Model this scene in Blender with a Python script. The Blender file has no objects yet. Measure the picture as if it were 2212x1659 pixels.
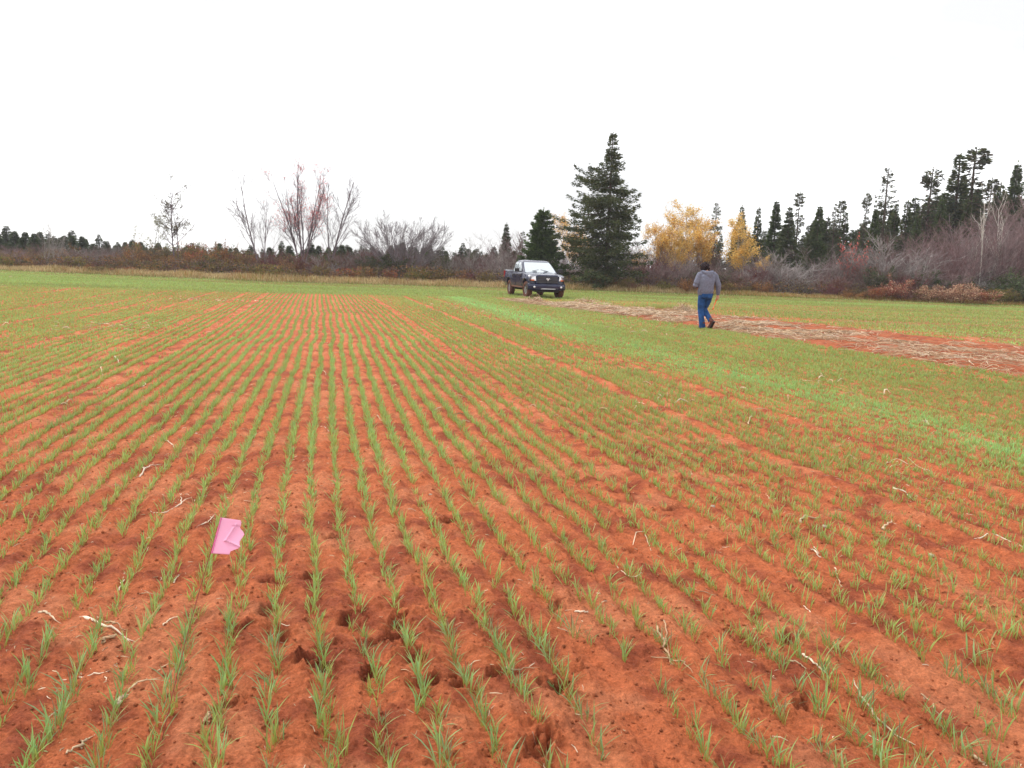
import bpy, bmesh, math, random
import numpy as np
from mathutils import Vector, Matrix

S = bpy.context.scene
COL = S.collection
rad = math.radians

# ------------------------------------------------------------------ camera
F_PX, CX, CY = 1720.0, 1106.0, 829.5          # photo measured on a 2212 x 1659 grid
PITCH = math.atan(251.5 / F_PX)
ROLL = rad(1.9)
H = 1.5
cR = np.array((math.cos(ROLL), math.sin(ROLL) * math.sin(PITCH), math.sin(ROLL) * math.cos(PITCH)))
cU = np.array((-math.sin(ROLL), math.cos(ROLL) * math.sin(PITCH), math.cos(ROLL) * math.cos(PITCH)))
cF = np.array((0, math.cos(PITCH), -math.sin(PITCH)))
cam_d = bpy.data.cameras.new("camera")
cam_d.sensor_width = 36.0
cam_d.lens = 36.0 * F_PX / 2212.0
cam_d.clip_start = 0.05
cam_d.clip_end = 3000
cam = bpy.data.objects.new("camera", cam_d)
COL.objects.link(cam)
M = Matrix.Identity(4)
for i in range(3):
    M[i][0] = cR[i]; M[i][1] = cU[i]; M[i][2] = -cF[i]
M[2][3] = H
cam.matrix_world = M
S.camera = cam

# ------------------------------------------------------------------ world, sun, exposure
SUN_EL, SUN_AZ = rad(48), rad(-60)             # high, from the left and ahead
w = bpy.data.worlds.new("World")
S.world = w
w.use_nodes = True
nt = w.node_tree
nt.nodes.clear()
sky = nt.nodes.new("ShaderNodeTexSky")
sky.sky_type = 'NISHITA'
sky.sun_disc = False
sky.sun_elevation = SUN_EL
sky.sun_rotation = SUN_AZ
tc = nt.nodes.new("ShaderNodeTexCoord")
mp = nt.nodes.new("ShaderNodeMapping"); mp.inputs['Scale'].default_value = (1.0, 1.0, 2.6)
ns = nt.nodes.new("ShaderNodeTexNoise"); ns.inputs['Scale'].default_value = 2.2; ns.inputs['Detail'].default_value = 6
cr = nt.nodes.new("ShaderNodeValToRGB")
cr.color_ramp.elements[0].position = 0.40; cr.color_ramp.elements[0].color = (5.35, 5.33, 5.38, 1)
cr.color_ramp.elements[1].position = 0.56; cr.color_ramp.elements[1].color = (10.0, 10.05, 10.2, 1)
mx = nt.nodes.new("ShaderNodeMix"); mx.data_type = 'RGBA'; mx.inputs[0].default_value = 0.93
bg = nt.nodes.new("ShaderNodeBackground"); bg.inputs['Strength'].default_value = 0.10
wo = nt.nodes.new("ShaderNodeOutputWorld")
L = nt.links.new
L(tc.outputs['Generated'], mp.inputs[0]); L(mp.outputs[0], ns.inputs['Vector'])
L(ns.outputs[0], cr.inputs[0]); L(sky.outputs[0], mx.inputs[6]); L(cr.outputs[0], mx.inputs[7])
L(mx.outputs[2], bg.inputs['Color']); L(bg.outputs[0], wo.inputs[0])

sd = bpy.data.lights.new("sun", 'SUN')
sd.energy = 1.3; sd.angle = rad(14); sd.color = (1.0, 0.96, 0.9)
sun = bpy.data.objects.new("sun", sd)
COL.objects.link(sun)
sdir = Vector((math.cos(SUN_EL) * math.sin(SUN_AZ), math.cos(SUN_EL) * math.cos(SUN_AZ), math.sin(SUN_EL)))
sun.rotation_euler = sdir.to_track_quat('Z', 'Y').to_euler()
S.view_settings.view_transform = 'Standard'
S.view_settings.look = 'None'
S.view_settings.gamma = 1
S.view_settings.use_curve_mapping = False
S.view_settings.exposure = 0.95
S.render.engine = 'CYCLES'
S.cycles.max_bounces = 5
S.cycles.diffuse_bounces = 3
S.cycles.transparent_max_bounces = 4

# ------------------------------------------------------------------ maths helpers
def ray(x, y):
    fx = (x - CX) / F_PX; fy = -(y - CY) / F_PX
    return cF + fx * cR + fy * cU
def gp(x, y):                                  # where a line of sight meets the ground
    d = ray(x, y); t = -H / d[2]
    return np.array((d[0] * t, d[1] * t))
def at(x, y, Y):                               # a point at distance Y along a line of sight
    d = ray(x, y); t = Y / d[1]
    return np.array((d[0] * t, Y, H + d[2] * t))
def hx(x, Y):                                  # ground X for an image column at distance Y
    yh = 578 + (x - CX) * 0.033 + 1720 * 1.5 / Y
    return at(x, yh, Y)[0]
_d = ray(700, 564)
ROWA = math.atan2(-_d[0], _d[1])
ca, sa = math.cos(ROWA), math.sin(ROWA)
def to_uv(X, Y): return X * ca + Y * sa, -X * sa + Y * ca
def to_xy(u, v): return u * ca - v * sa, u * sa + v * ca

def _hash(ix, iy, seed):
    h = (ix.astype(np.int64) * 374761393 + iy.astype(np.int64) * 668265263 + seed * 1442695041) & 0xFFFFFFFF
    h = ((h ^ (h >> 13)) * 1274126177) & 0xFFFFFFFF
    h = h ^ (h >> 16)
    return (h & 0xFFFF) / 65535.0
def vnoise(x, y, seed=0):
    x = np.asarray(x, float); y = np.asarray(y, float)
    ix = np.floor(x); iy = np.floor(y); fx = x - ix; fy = y - iy
    fx = fx * fx * (3 - 2 * fx); fy = fy * fy * (3 - 2 * fy)
    ix = ix.astype(np.int64); iy = iy.astype(np.int64)
    a = _hash(ix, iy, seed); b = _hash(ix + 1, iy, seed); c = _hash(ix, iy + 1, seed); d = _hash(ix + 1, iy + 1, seed)
    return (a * (1 - fx) + b * fx) * (1 - fy) + (c * (1 - fx) + d * fx) * fy
def fbm(x, y, octv=4, seed=0):
    s = 0; amp = 0.5; tot = 0
    for o in range(octv):
        s = s + amp * vnoise(x, y, seed + o * 17); tot += amp
        x = x * 2.03 + 5.1; y = y * 2.03 + 1.7; amp *= 0.5
    return s / tot
def sstep(a, b, x):
    t = np.clip((x - a) / (b - a), 0, 1); return t * t * (3 - 2 * t)
def nrm(a): return a / (np.linalg.norm(a, axis=-1, keepdims=True) + 1e-12)

# ------------------------------------------------------------------ mesh builder
class G:
    def __init__(s): s.v = []; s.f = []; s.c = []; s.n = 0
    def add(s, v, f, col=(0.5, 0.5, 0.5)):
        v = np.asarray(v, float).reshape(-1, 3); f = np.asarray(f, np.int64)
        c = np.asarray(col, float)
        if c.ndim == 1: c = np.tile(c, (len(v), 1))
        s.v.append(v); s.f.append(f + s.n); s.c.append(c[:, :3]); s.n += len(v)
        return s
    def mesh(s, name, smooth=False):
        me = bpy.data.meshes.new(name)
        if not s.v: return me
        v = np.concatenate(s.v); c = np.concatenate(s.c)
        me.vertices.add(len(v)); me.vertices.foreach_set('co', v.astype(np.float32).ravel())
        nl = sum(f.size for f in s.f); npol = sum(len(f) for f in s.f)
        idx = np.concatenate([f.ravel() for f in s.f]).astype(np.int32)
        tot = np.concatenate([np.full(len(f), f.shape[1]) for f in s.f]).astype(np.int32)
        st = np.concatenate(([0], np.cumsum(tot)[:-1])).astype(np.int32)
        me.loops.add(nl); me.loops.foreach_set('vertex_index', idx)
        me.polygons.add(npol); me.polygons.foreach_set('loop_start', st)
        try: me.polygons.foreach_set('loop_total', tot)
        except Exception: pass
        me.polygons.foreach_set('use_smooth', np.full(npol, smooth))
        me.update(calc_edges=True)
        ca_ = me.color_attributes.new('Col', 'FLOAT_COLOR', 'POINT')
        ca_.data.foreach_set('color', np.concatenate([c, np.ones((len(c), 1))], 1).astype(np.float32).ravel())
        return me
    def build(s, name, mat, parent=None, smooth=False, bevel=0):
        me = s.mesh(name, smooth); me.materials.append(mat)
        o = bpy.data.objects.new(name, me); COL.objects.link(o)
        if parent: o.parent = parent
        if bevel:
            m = o.modifiers.new('bevel', 'BEVEL'); m.width = bevel; m.segments = 2; m.limit_method = 'ANGLE'
        return o

def tag(o, label=None, cat=None, group=None, kind=None):
    if label: o['label'] = label
    if cat: o['category'] = cat
    if group: o['group'] = group
    if kind: o['kind'] = kind
    return o
def empty(name, loc=(0, 0, 0), rz=0):
    o = bpy.data.objects.new(name, None); o.empty_display_size = 0.3
    o.location = loc; o.rotation_euler = (0, 0, rz); COL.objects.link(o); return o
def copy_tree(o, parent=None):
    c = o.copy(); COL.objects.link(c); c.parent = parent
    for ch in list(o.children): copy_tree(ch, c)
    return c

BOXF = [(0, 3, 2, 1), (4, 5, 6, 7), (0, 1, 5, 4), (1, 2, 6, 5), (2, 3, 7, 6), (3, 0, 4, 7)]
def box(g, lo, hi, col=(.5, .5, .5)):
    x0, y0, z0 = lo; x1, y1, z1 = hi
    g.add([(x0, y0, z0), (x1, y0, z0), (x1, y1, z0), (x0, y1, z0), (x0, y0, z1), (x1, y0, z1), (x1, y1, z1), (x0, y1, z1)], BOXF, col)
def hexa(g, pts, col=(.5, .5, .5)): g.add(pts, BOXF, col)
def tubes(g, P, R, k=4, col=(.5, .5, .5), cap=False):
    P = np.asarray(P, float); R = np.asarray(R, float)
    if P.ndim == 2: P = P[None]; R = R[None]
    n, m, _ = P.shape
    T = np.empty_like(P); T[:, 1:-1] = P[:, 2:] - P[:, :-2]; T[:, 0] = P[:, 1] - P[:, 0]; T[:, -1] = P[:, -1] - P[:, -2]
    T = nrm(T)
    ref = np.where(np.abs(T[:, :1, 2:3]) > 0.8, np.array([[[1., 0, 0]]]), np.array([[[0, 0, 1.]]]))
    ref = np.broadcast_to(ref, T.shape)
    A = nrm(np.cross(T, ref)); B = np.cross(T, A)
    a = np.arange(k) * 2 * math.pi / k
    V = P[:, :, None] + R[:, :, None, None] * (np.cos(a)[None, None, :, None] * A[:, :, None] + np.sin(a)[None, None, :, None] * B[:, :, None])
    base = (np.arange(n)[:, None, None] * m + np.arange(m - 1)[None, :, None]) * k
    i = np.arange(k)[None, None, :]; j = (np.arange(k) + 1) % k; j = j[None, None, :]
    f = np.stack([base + i, base + j, base + k + j, base + k + i], -1).reshape(-1, 4)
    c = np.asarray(col, float)
    if c.ndim == 2: c = np.repeat(c, m * k, 0)
    elif c.ndim == 3: c = np.repeat(c.reshape(-1, 3), k, 0)
    g.add(V.reshape(-1, 3), f, c)
    if cap:
        V2 = V.reshape(n, m, k, 3)
        for e in (0, m - 1):
            cc = P[:, e]
            vv = np.concatenate([V2[:, e], cc[:, None]], 1)
            ff = np.array([(q, (q + 1) % k, k) for q in range(k)])
            ff = (np.arange(n)[:, None, None] * (k + 1) + ff[None]).reshape(-1, 3)
            g.add(vv.reshape(-1, 3), ff, col if c.ndim == 1 or np.asarray(col).ndim == 1 else np.repeat(np.asarray(col, float).reshape(n, -1, 3)[:, 0], k + 1, 0))
def kites(g, P, D, ln, wd, col, rng, bend=0.0):
    n = len(P); D = nrm(D); r = nrm(rng.normal(size=(n, 3)))
    s = nrm(np.cross(D, r)); nn = np.cross(D, s)
    ln = np.asarray(ln).reshape(-1, 1) * np.ones((n, 1)); wd = np.asarray(wd).reshape(-1, 1) * np.ones((n, 1))
    v = np.stack([P, P + D * ln * 0.45 + s * wd + nn * ln * bend, P + D * ln, P + D * ln * 0.45 - s * wd + nn * ln * bend], 1)
    f = np.arange(n * 4).reshape(-1, 4)
    g.add(v.reshape(-1, 3), f, np.repeat(col, 4, 0))
def ellipsoid(g, c, r, nu=16, nv=10, rot=None, col=(.5, .5, .5)):
    c = np.array(c, float); vs = []; 
    for j in range(nv + 1):
        ph = math.pi * j / nv
        for i in range(nu):
            th = 2 * math.pi * i / nu
            vs.append((math.sin(ph) * math.cos(th) * r[0], math.sin(ph) * math.sin(th) * r[1], math.cos(ph) * r[2]))
    vs = np.array(vs)
    if rot is not None: vs = vs @ np.array(rot).T
    f = [(j * nu + i, j * nu + (i + 1) % nu, (j + 1) * nu + (i + 1) % nu, (j + 1) * nu + i) for j in range(nv) for i in range(nu)]
    g.add(vs + c, np.array(f)[:, ::-1], col)
def loft(g, rings, col=(.5, .5, .5), closed=True, cap=True):
    rings = np.asarray(rings, float); n, m, _ = rings.shape
    f = []
    for a in range(n - 1):
        for b in range(m if closed else m - 1):
            b2 = (b + 1) % m
            f.append((a * m + b, a * m + b2, (a + 1) * m + b2, (a + 1) * m + b))
    g.add(rings.reshape(-1, 3), f, col)
    if cap and closed:
        for e in (0, n - 1):
            vv = np.concatenate([rings[e], rings[e].mean(0)[None]])
            g.add(vv, [(q, (q + 1) % m, m) for q in range(m)], col)

# ------------------------------------------------------------------ materials
def mat_col(name, rough=0.8, noise=0.25, scale=8.0, trans=0.0, spec=0.3, bump=0.0):
    m = bpy.data.materials.new(name); m.use_nodes = True
    t = m.node_tree; b = t.nodes['Principled BSDF']
    a = t.nodes.new('ShaderNodeAttribute'); a.attribute_name = 'Col'
    n = t.nodes.new('ShaderNodeTexNoise'); n.inputs['Scale'].default_value = scale; n.inputs['Detail'].default_value = 3
    geo = t.nodes.new('ShaderNodeNewGeometry')
    t.links.new(geo.outputs['Position'], n.inputs['Vector'])
    mr = t.nodes.new('ShaderNodeMapRange'); mr.inputs[3].default_value = 1 - noise; mr.inputs[4].default_value = 1 + noise
    mr.inputs[1].default_value = 0.25; mr.inputs[2].default_value = 0.75
    t.links.new(n.outputs[0], mr.inputs[0])
    mu = t.nodes.new('ShaderNodeVectorMath'); mu.operation = 'SCALE'
    t.links.new(a.outputs['Color'], mu.inputs[0]); t.links.new(mr.outputs[0], mu.inputs['Scale'])
    t.links.new(mu.outputs[0], b.inputs['Base Color'])
    b.inputs['Roughness'].default_value = rough
    b.inputs['Specular IOR Level'].default_value = spec
    if bump:
        n2 = t.nodes.new('ShaderNodeTexNoise'); n2.inputs['Scale'].default_value = scale * 4; n2.inputs['Detail'].default_value = 4
        t.links.new(geo.outputs['Position'], n2.inputs['Vector'])
        bp = t.nodes.new('ShaderNodeBump'); bp.inputs['Strength'].default_value = bump; bp.inputs['Distance'].default_value = 0.02
        t.links.new(n2.outputs[0], bp.inputs['Height']); t.links.new(bp.outputs[0], b.inputs['Normal'])
    if trans:
        tr = t.nodes.new('ShaderNodeBsdfTranslucent'); mxs = t.nodes.new('ShaderNodeMixShader'); mxs.inputs[0].default_value = trans
        t.links.new(mu.outputs[0], tr.inputs[0]); t.links.new(b.outputs[0], mxs.inputs[1]); t.links.new(tr.outputs[0], mxs.inputs[2])
        t.links.new(mxs.outputs[0], t.nodes['Material Output'].inputs[0])
    return m
def mat_plain(name, col, rough=0.5, metal=0.0, spec=0.5, coat=0.0, noise=0.08, scale=6.0, ior=None, bump=0.0):
    m = bpy.data.materials.new(name); m.use_nodes = True
    t = m.node_tree; b = t.nodes['Principled BSDF']
    n = t.nodes.new('ShaderNodeTexNoise'); n.inputs['Scale'].default_value = scale; n.inputs['Detail'].default_value = 5
    tcn = t.nodes.new('ShaderNodeTexCoord'); t.links.new(tcn.outputs['Object'], n.inputs['Vector'])
    r = t.nodes.new('ShaderNodeValToRGB')
    r.color_ramp.elements[0].position = 0.3; r.color_ramp.elements[1].position = 0.7
    r.color_ramp.elements[0].color = tuple(c * (1 - noise) for c in col) + (1,)
    r.color_ramp.elements[1].color = tuple(min(1, c * (1 + noise)) for c in col) + (1,)
    t.links.new(n.outputs[0], r.inputs[0]); t.links.new(r.outputs[0], b.inputs['Base Color'])
    b.inputs['Roughness'].default_value = rough; b.inputs['Metallic'].default_value = metal
    b.inputs['Specular IOR Level'].default_value = spec; b.inputs['Coat Weight'].default_value = coat
    if ior: b.inputs['IOR'].default_value = ior
    if bump:
        bp = t.nodes.new('ShaderNodeBump'); bp.inputs['Strength'].default_value = bump; bp.inputs['Distance'].default_value = 0.01
        t.links.new(n.outputs[0], bp.inputs['Height']); t.links.new(bp.outputs[0], b.inputs['Normal'])
    return m

M_BLADE = mat_col('young_blades', 0.5, 0.10, 3.0, trans=0.42, spec=0.4)
M_LEAF = mat_col('leaves', 0.7, 0.2, 1.2, trans=0.25, spec=0.2)
M_NEEDLE = mat_col('needles', 0.8, 0.25, 0.9, trans=0.2, spec=0.2)
M_BARK = mat_col('bark', 0.9, 0.25, 3.0, spec=0.15)
M_STRAW = mat_col('straw', 0.7, 0.22, 18.0, trans=0.1, spec=0.3)
M_STONE = mat_col('stone_surface', 0.8, 0.2, 40.0, bump=0.4)
M_DRYGRASS = mat_col('dry_grass', 0.8, 0.15, 0.8, trans=0.3, spec=0.15)

def soil_material():
    m = bpy.data.materials.new('red_soil'); m.use_nodes = True
    t = m.node_tree; b = t.nodes['Principled BSDF']
    a = t.nodes.new('ShaderNodeAttribute'); a.attribute_name = 'Col'
    geo = t.nodes.new('ShaderNodeNewGeometry')
    def noise(sc, det, rough=0.6):
        n = t.nodes.new('ShaderNodeTexNoise'); n.inputs['Scale'].default_value = sc; n.inputs['Detail'].default_value = det
        n.inputs['Roughness'].default_value = rough
        t.links.new(geo.outputs['Position'], n.inputs['Vector']); return n
    n1 = noise(24, 6, 0.75); n2 = noise(85, 5, 0.8); n3 = noise(7, 4)
    r1 = t.nodes.new('ShaderNodeMapRange'); r1.inputs[1].default_value = 0.3; r1.inputs[2].default_value = 0.7
    r1.inputs[3].default_value = 0.66; r1.inputs[4].default_value = 1.25
    t.links.new(n1.outputs[0], r1.inputs[0])
    r2 = t.nodes.new('ShaderNodeMapRange'); r2.inputs[1].default_value = 0.3; r2.inputs[2].default_value = 0.7
    r2.inputs[3].default_value = 0.62; r2.inputs[4].default_value = 1.25  # fine colour contrast paints in the small shadows between soil crumbs
    t.links.new(n2.outputs[0], r2.inputs[0])
    mm = t.nodes.new('ShaderNodeMath'); mm.operation = 'MULTIPLY'
    t.links.new(r1.outputs[0], mm.inputs[0]); t.links.new(r2.outputs[0], mm.inputs[1])
    mu = t.nodes.new('ShaderNodeVectorMath'); mu.operation = 'SCALE'
    t.links.new(a.outputs['Color'], mu.inputs[0]); t.links.new(mm.outputs[0], mu.inputs['Scale'])
    t.links.new(mu.outputs[0], b.inputs['Base Color'])
    b.inputs['Roughness'].default_value = 0.93; b.inputs['Specular IOR Level'].default_value = 0.15
    ad = t.nodes.new('ShaderNodeMath'); ad.operation = 'MULTIPLY_ADD'; ad.inputs[1].default_value = 0.35
    t.links.new(n2.outputs[0], ad.inputs[0]); t.links.new(n1.outputs[0], ad.inputs[2])
    bp = t.nodes.new('ShaderNodeBump'); bp.inputs['Strength'].default_value = 1.0; bp.inputs['Distance'].default_value = 0.03
    t.links.new(ad.outputs[0], bp.inputs['Height']); t.links.new(bp.outputs[0], b.inputs['Normal'])
    return m
M_SOIL = soil_material()

# ------------------------------------------------------------------ field layout
BX = [-400, -120, -60, -36, -15, 4, 20, 33, 60, 120, 400]
BY = [150, 82, 62, 56, 49, 53.5, 53.0, 52, 50, 46, 30]
def bound(X): return np.interp(X, BX, BY) + 0.5 * (vnoise(np.asarray(X) * 0.25, np.asarray(X) * 0 + 3, 5) - 0.5)
def strip_lo(v): return np.interp(v, [0, 10, 20, 28, 33, 34.5], [11.2, 10.85, 10.3, 9.3, 8.2, 8.2])
def strip_hi(v): return np.interp(v, [0, 10, 16, 27, 33, 35.8, 36.4], [17.5, 17.0, 16.5, 14.4, 11.4, 9.2, 8.2])
def strip_mask(u, v, soft=0.25):
    n = (vnoise(v * 0.9, u * 0.9, 9) - 0.5) * 0.7
    return sstep(0, soft, u - strip_lo(v) + n) * sstep(0, soft, strip_hi(v) - u + n) * (v < 36.4)
RSP = 0.168                                    # row spacing
WV = [0, 2.3, 3.3, 4.4, 6.8, 9.3, 13, 19.8, 27, 37]
WU = [0.02, 0.0, -0.03, -0.07, -0.12, -0.09, -0.05, 0.02, -0.04, -0.12]
def wig(u, v): return np.interp(v, WV, WU) + 0.05 * (vnoise(v * 0.55, u * 0.25, 21) - 0.5) * sstep(3, 9, v) + 0.035 * (vnoise(v * 1.3, u * 0.4, 22) - 0.5)

foot_px = [(715, 1165, 30, .9), (1005, 1052, 70, .8), (962, 1132, 35, 1.), (655, 1258, 60, .9), (568, 1268, 80, .8), (856, 1358, 85, 1.25), (892, 1438, 95, 1.2),
           (745, 1350, 60, 1.3), (720, 1400, 10, .9), (1190, 1322, 60, 1.), (1182, 1500, 50, 1.2), (1440, 1108, 30, 1.), (1215, 1192, 110, .7), (1362, 1197, 75, .8),
           (1372, 985, 60, .9), (1478, 1045, 80, 1.1), (1240, 1032, 70, .8), (1155, 1648, 85, 1.4), (565, 1335, 80, .9), (1702, 1388, 70, 1.), (1512, 962, 60, .9),
           (980, 1500, 60, .8), (520, 1360, 20, .8), (640, 1440, 60, .9), (1570, 1180, 60, .8), (1520, 1010, 80, .7), (870, 1165, 70, .7), (1730, 1545, 70, .9), (470, 1545, 60, .7), (1690, 885, 60, .9), (820, 1400, 40, 1.1), (700, 1450, 150, 1.1), (930, 1490, 30, 1.0), (1060, 1475, 60, .8), (610, 1380, 100, .9), (790, 1480, 70, 1.0)]
FOOT = [(gp(x, y), rad(a), s * .82) for x, y, a, s in foot_px]
def hgt(X, Y, fine=True, foot=True):
    X = np.asarray(X, float); Y = np.asarray(Y, float)
    u, v = to_uv(X, Y)
    R = np.hypot(X, Y)
    z = 0.03 * (fbm(X * 0.12, Y * 0.12, 2, 40) - 0.5) * 2
    inside = sstep(0, 2.5, bound(X) - Y)
    z = z + (1 - inside) * 0.12
    near = 1 - sstep(14, 30, R)
    ph = (u - wig(u, v)) / RSP
    z = z + (0.009 * np.cos(ph * 2 * math.pi + math.pi) + 0.022 * (fbm(u * 16, v * 2.2, 3, 45) - 0.5)) * near * (v < 38)
    z = z + 0.045 * (fbm(X * 2.2, Y * 2.2, 3, 50) - 0.5) * near
    if fine:
        z = z + 0.030 * (fbm(X * 12, Y * 12, 4, 60) - 0.5) * near
        z = z + 0.016 * np.clip(fbm(X * 42, Y * 42, 2, 61) - 0.5, 0, 1) * 2.4 * (1 - sstep(7, 12, R))
    sm = strip_mask(u, v, 0.8)
    z = z + sm * (0.05 + 0.12 * (fbm(X * 1.5, Y * 1.5, 3, 70) - 0.45))
    if foot:
        for (c, a, s) in FOOT:
            dx = X - c[0]; dy = Y - c[1]
            m = (np.abs(dx) < 0.4) & (np.abs(dy) < 0.4)
            if not m.any(): continue
            p = (dx[m] * math.cos(a) + dy[m] * math.sin(a)) / (0.115 * s)
            q = (-dx[m] * math.sin(a) + dy[m] * math.cos(a)) / ((0.030 + .018 * ((c[0] * 7.3) % 1)) * s)
            wob = 1.3 * (vnoise(X[m] * 24, Y[m] * 24, 77) - 0.5) + 0.8 * (vnoise(X[m] * 70, Y[m] * 70, 79) - 0.5)
            d = np.sqrt(p * p + q * q) + wob
            far = sstep(-0.7, 0.6, (dy[m] + .25 * np.abs(dx[m])) / (0.05 * s))
            z[m] += s * (-0.034 * (1 - sstep(0.55, 1.05, d)) * (0.35 + 1.1 * vnoise(X[m] * 40, Y[m] * 40, 71)) * far + 0.016 * np.exp(-((d - 1.3) / 0.35) ** 2) * (2 * vnoise(X[m] * 35, Y[m] * 35, 73)) * (.3 + .7 * far))
    return z
def foot_dark(X, Y):
    r = np.zeros_like(X)
    for (c, a, s) in FOOT:
        dx = X - c[0]; dy = Y - c[1]
        m = (np.abs(dx) < 0.4) & (np.abs(dy) < 0.4)
        if not m.any(): continue
        p = (dx[m] * math.cos(a) + dy[m] * math.sin(a)) / (0.11 * s)
        q = (-dx[m] * math.sin(a) + dy[m] * math.cos(a)) / (0.036 * s)
        d = np.sqrt(p * p + q * q) + 1.3 * (vnoise(X[m] * 24, Y[m] * 24, 77) - 0.5)
        r[m] = np.maximum(r[m], (1 - sstep(0.7, 1.3, d)) * sstep(-0.9, 0.6, dy[m] / (0.07 * s)))
    return r
def ghz(x, y): return float(hgt(np.array([x]), np.array([y]), False)[0])

# ground: one sheet, finest where the camera sees it closest
def make_ground():
    rr = np.concatenate([np.linspace(0.02, 1.2, 12, endpoint=False), np.exp(np.linspace(math.log(1.2), math.log(1.9), 40, endpoint=False)), np.exp(np.linspace(math.log(1.9), math.log(7), 480, endpoint=False)), np.exp(np.linspace(math.log(7), math.log(70), 440)), np.exp(np.linspace(math.log(74), math.log(2500), 30))])
    th = np.concatenate([np.linspace(-180, -46, 50, endpoint=False), np.linspace(-46, 46, 900, endpoint=False), np.linspace(46, 180, 50, endpoint=False)])
    th = np.radians(th); nr, na = len(rr), len(th)
    X = rr[:, None] * np.sin(th)[None]; Y = rr[:, None] * np.cos(th)[None]
    Z = hgt(X.ravel(), Y.ravel()).reshape(X.shape)
    Xf, Yf = X.ravel(), Y.ravel(); u, v = to_uv(Xf, Yf)
    R = np.hypot(Xf, Yf)
    n1 = fbm(Xf * 1.7, Yf * 1.7, 4, 80); n2 = fbm(Xf * 7, Yf * 7, 3, 81)
    base = np.array((0.56, 0.155, 0.062)); drk = np.array((0.35, 0.086, 0.040)); pale = np.array((0.66, 0.235, 0.11))
    k = sstep(0.30, 0.56, n1 * 0.22 + n2 * 0.78)[:, None]
    c = drk * (1 - k) + base * k
    k2 = (sstep(0.55, 0.7, fbm(Xf * 3.1, Yf * 3.1, 3, 83)) * 0.6)[:, None]
    c = c * (1 - k2) + pale * k2
    k3 = (foot_dark(Xf, Yf) * 0.42)[:, None]  # moist soil in the footprints, plus far-wall shadow painted into the colour
    c = c * (1 - k3) + np.array((0.13, 0.03, 0.017)) * k3
    # thin grass on the headland and field margin, leaf litter under the trees
    hl = (sstep(37.6, 38.4, v + 0.8 * (vnoise(u * 0.8, v * 0.2, 3) - 0.5)) * (1 - strip_mask(u, v)))[:, None]
    hl = np.maximum(hl, (sstep(16.5, 18, u) * 0.6)[:, None])
    hl = np.maximum(hl, ((sstep(5.0, 5.6, u) * (1 - sstep(9.5, 10.2, u))) * 0.35 * sstep(6, 18, R))[:, None])
    c = c * (1 - 0.72 * hl) + np.array((0.12, 0.19, 0.05)) * 0.72 * hl
    out = sstep(-0.6, 0.6, Yf - bound(Xf))[:, None]
    lit = np.array((0.16, 0.12, 0.06)) * (0.7 + 0.6 * n2[:, None])
    c = c * (1 - out) + lit * out
    c = c * (1 - 0.25 * strip_mask(u, v))[:, None]
    g = G()
    i = np.arange(nr - 1)[:, None]; j = np.arange(na)[None]; j2 = (j + 1) % na
    f = np.stack([i * na + j, i * na + j2 + 0 * i, (i + 1) * na + j2, (i + 1) * na + j], -1).reshape(-1, 4)[:, ::-1]
    g.add(np.stack([Xf, Yf, Z.ravel()], 1), f, c)
    hubz = float(Z[0].mean())
    g.add(np.concatenate([np.stack([X[0], Y[0], Z[0]], 1), [[0, 0, hubz]]]), [(q, na, (q + 1) % na) for q in range(na)], base)
    o = g.build('ground', M_SOIL, smooth=True)
    tag(o, kind='structure')
make_ground()

# ------------------------------------------------------------------ young crop
rng = np.random.default_rng(7)
def blades(g, P, az, lean, bend, ln, wd, cb, ct, seg, r):
    n = len(P); t = np.linspace(0, 1, seg + 1)
    d = np.stack([np.cos(az), np.sin(az)], 1)
    tw = az + math.pi / 2 + r.uniform(-0.9, 0.9, n)
    s = np.stack([np.cos(tw), np.sin(tw)], 1)
    off = ln[:, None] * (lean[:, None] * t + bend[:, None] * t * t)
    hgt_ = ln[:, None] * (t * np.sqrt(np.clip(1 - lean[:, None] ** 2, .1, 1)) - 0.45 * np.abs(bend[:, None]) * t ** 2)
    C = np.concatenate([P[:, None, :2] + off[..., None] * d[:, None], (P[:, 2:3] + hgt_)[..., None]], 2)
    prof = np.interp(t, [0, .35, .75, 1], [.55, 1, .8, .06])
    W = wd[:, None] * prof * 0.5
    S3 = np.concatenate([s, np.zeros((n, 1))], 1)
    Lf = C - W[..., None] * S3[:, None]; Rt = C + W[..., None] * S3[:, None]
    V = np.stack([Lf, Rt], 2).reshape(-1, 3)
    b = (np.arange(n)[:, None] * (seg + 1) + np.arange(seg)[None]) * 2
    f = np.stack([b, b + 1, b + 3, b + 2], -1).reshape(-1, 4)
    k = np.clip(t * 1.6, 0, 1)[None, :, None]
    cc = cb[:, None] * (1 - k) + ct[:, None] * k
    g.add(V, f, np.repeat(cc.reshape(-1, 3), 2, 0))
def crop_cols(n, r, dry=0.05, bright=None):
    q = r.random((n, 1))
    ct = np.array((0.33, 0.44, 0.10)) * (1 - q) + np.array((0.25, 0.42, 0.145)) * q
    ct = ct * r.uniform(0.75, 1.25, (n, 1))
    if bright is not None:
        ct = ct * bright[:, None]; k = np.clip((bright[:, None] - 1.08) * 3, 0, 1); ct = ct * (1 - k) + ct * np.array((.74, 1.06, 1.25)) * k
    cb = np.array((0.38, 0.35, 0.06)) * r.uniform(0.7, 1.1, (n, 1))
    m = r.random(n) < dry
    ct[m] = np.array((0.42, 0.33, 0.13)) * r.uniform(0.7, 1.2, (m.sum(), 1))
    return cb, ct

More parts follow.
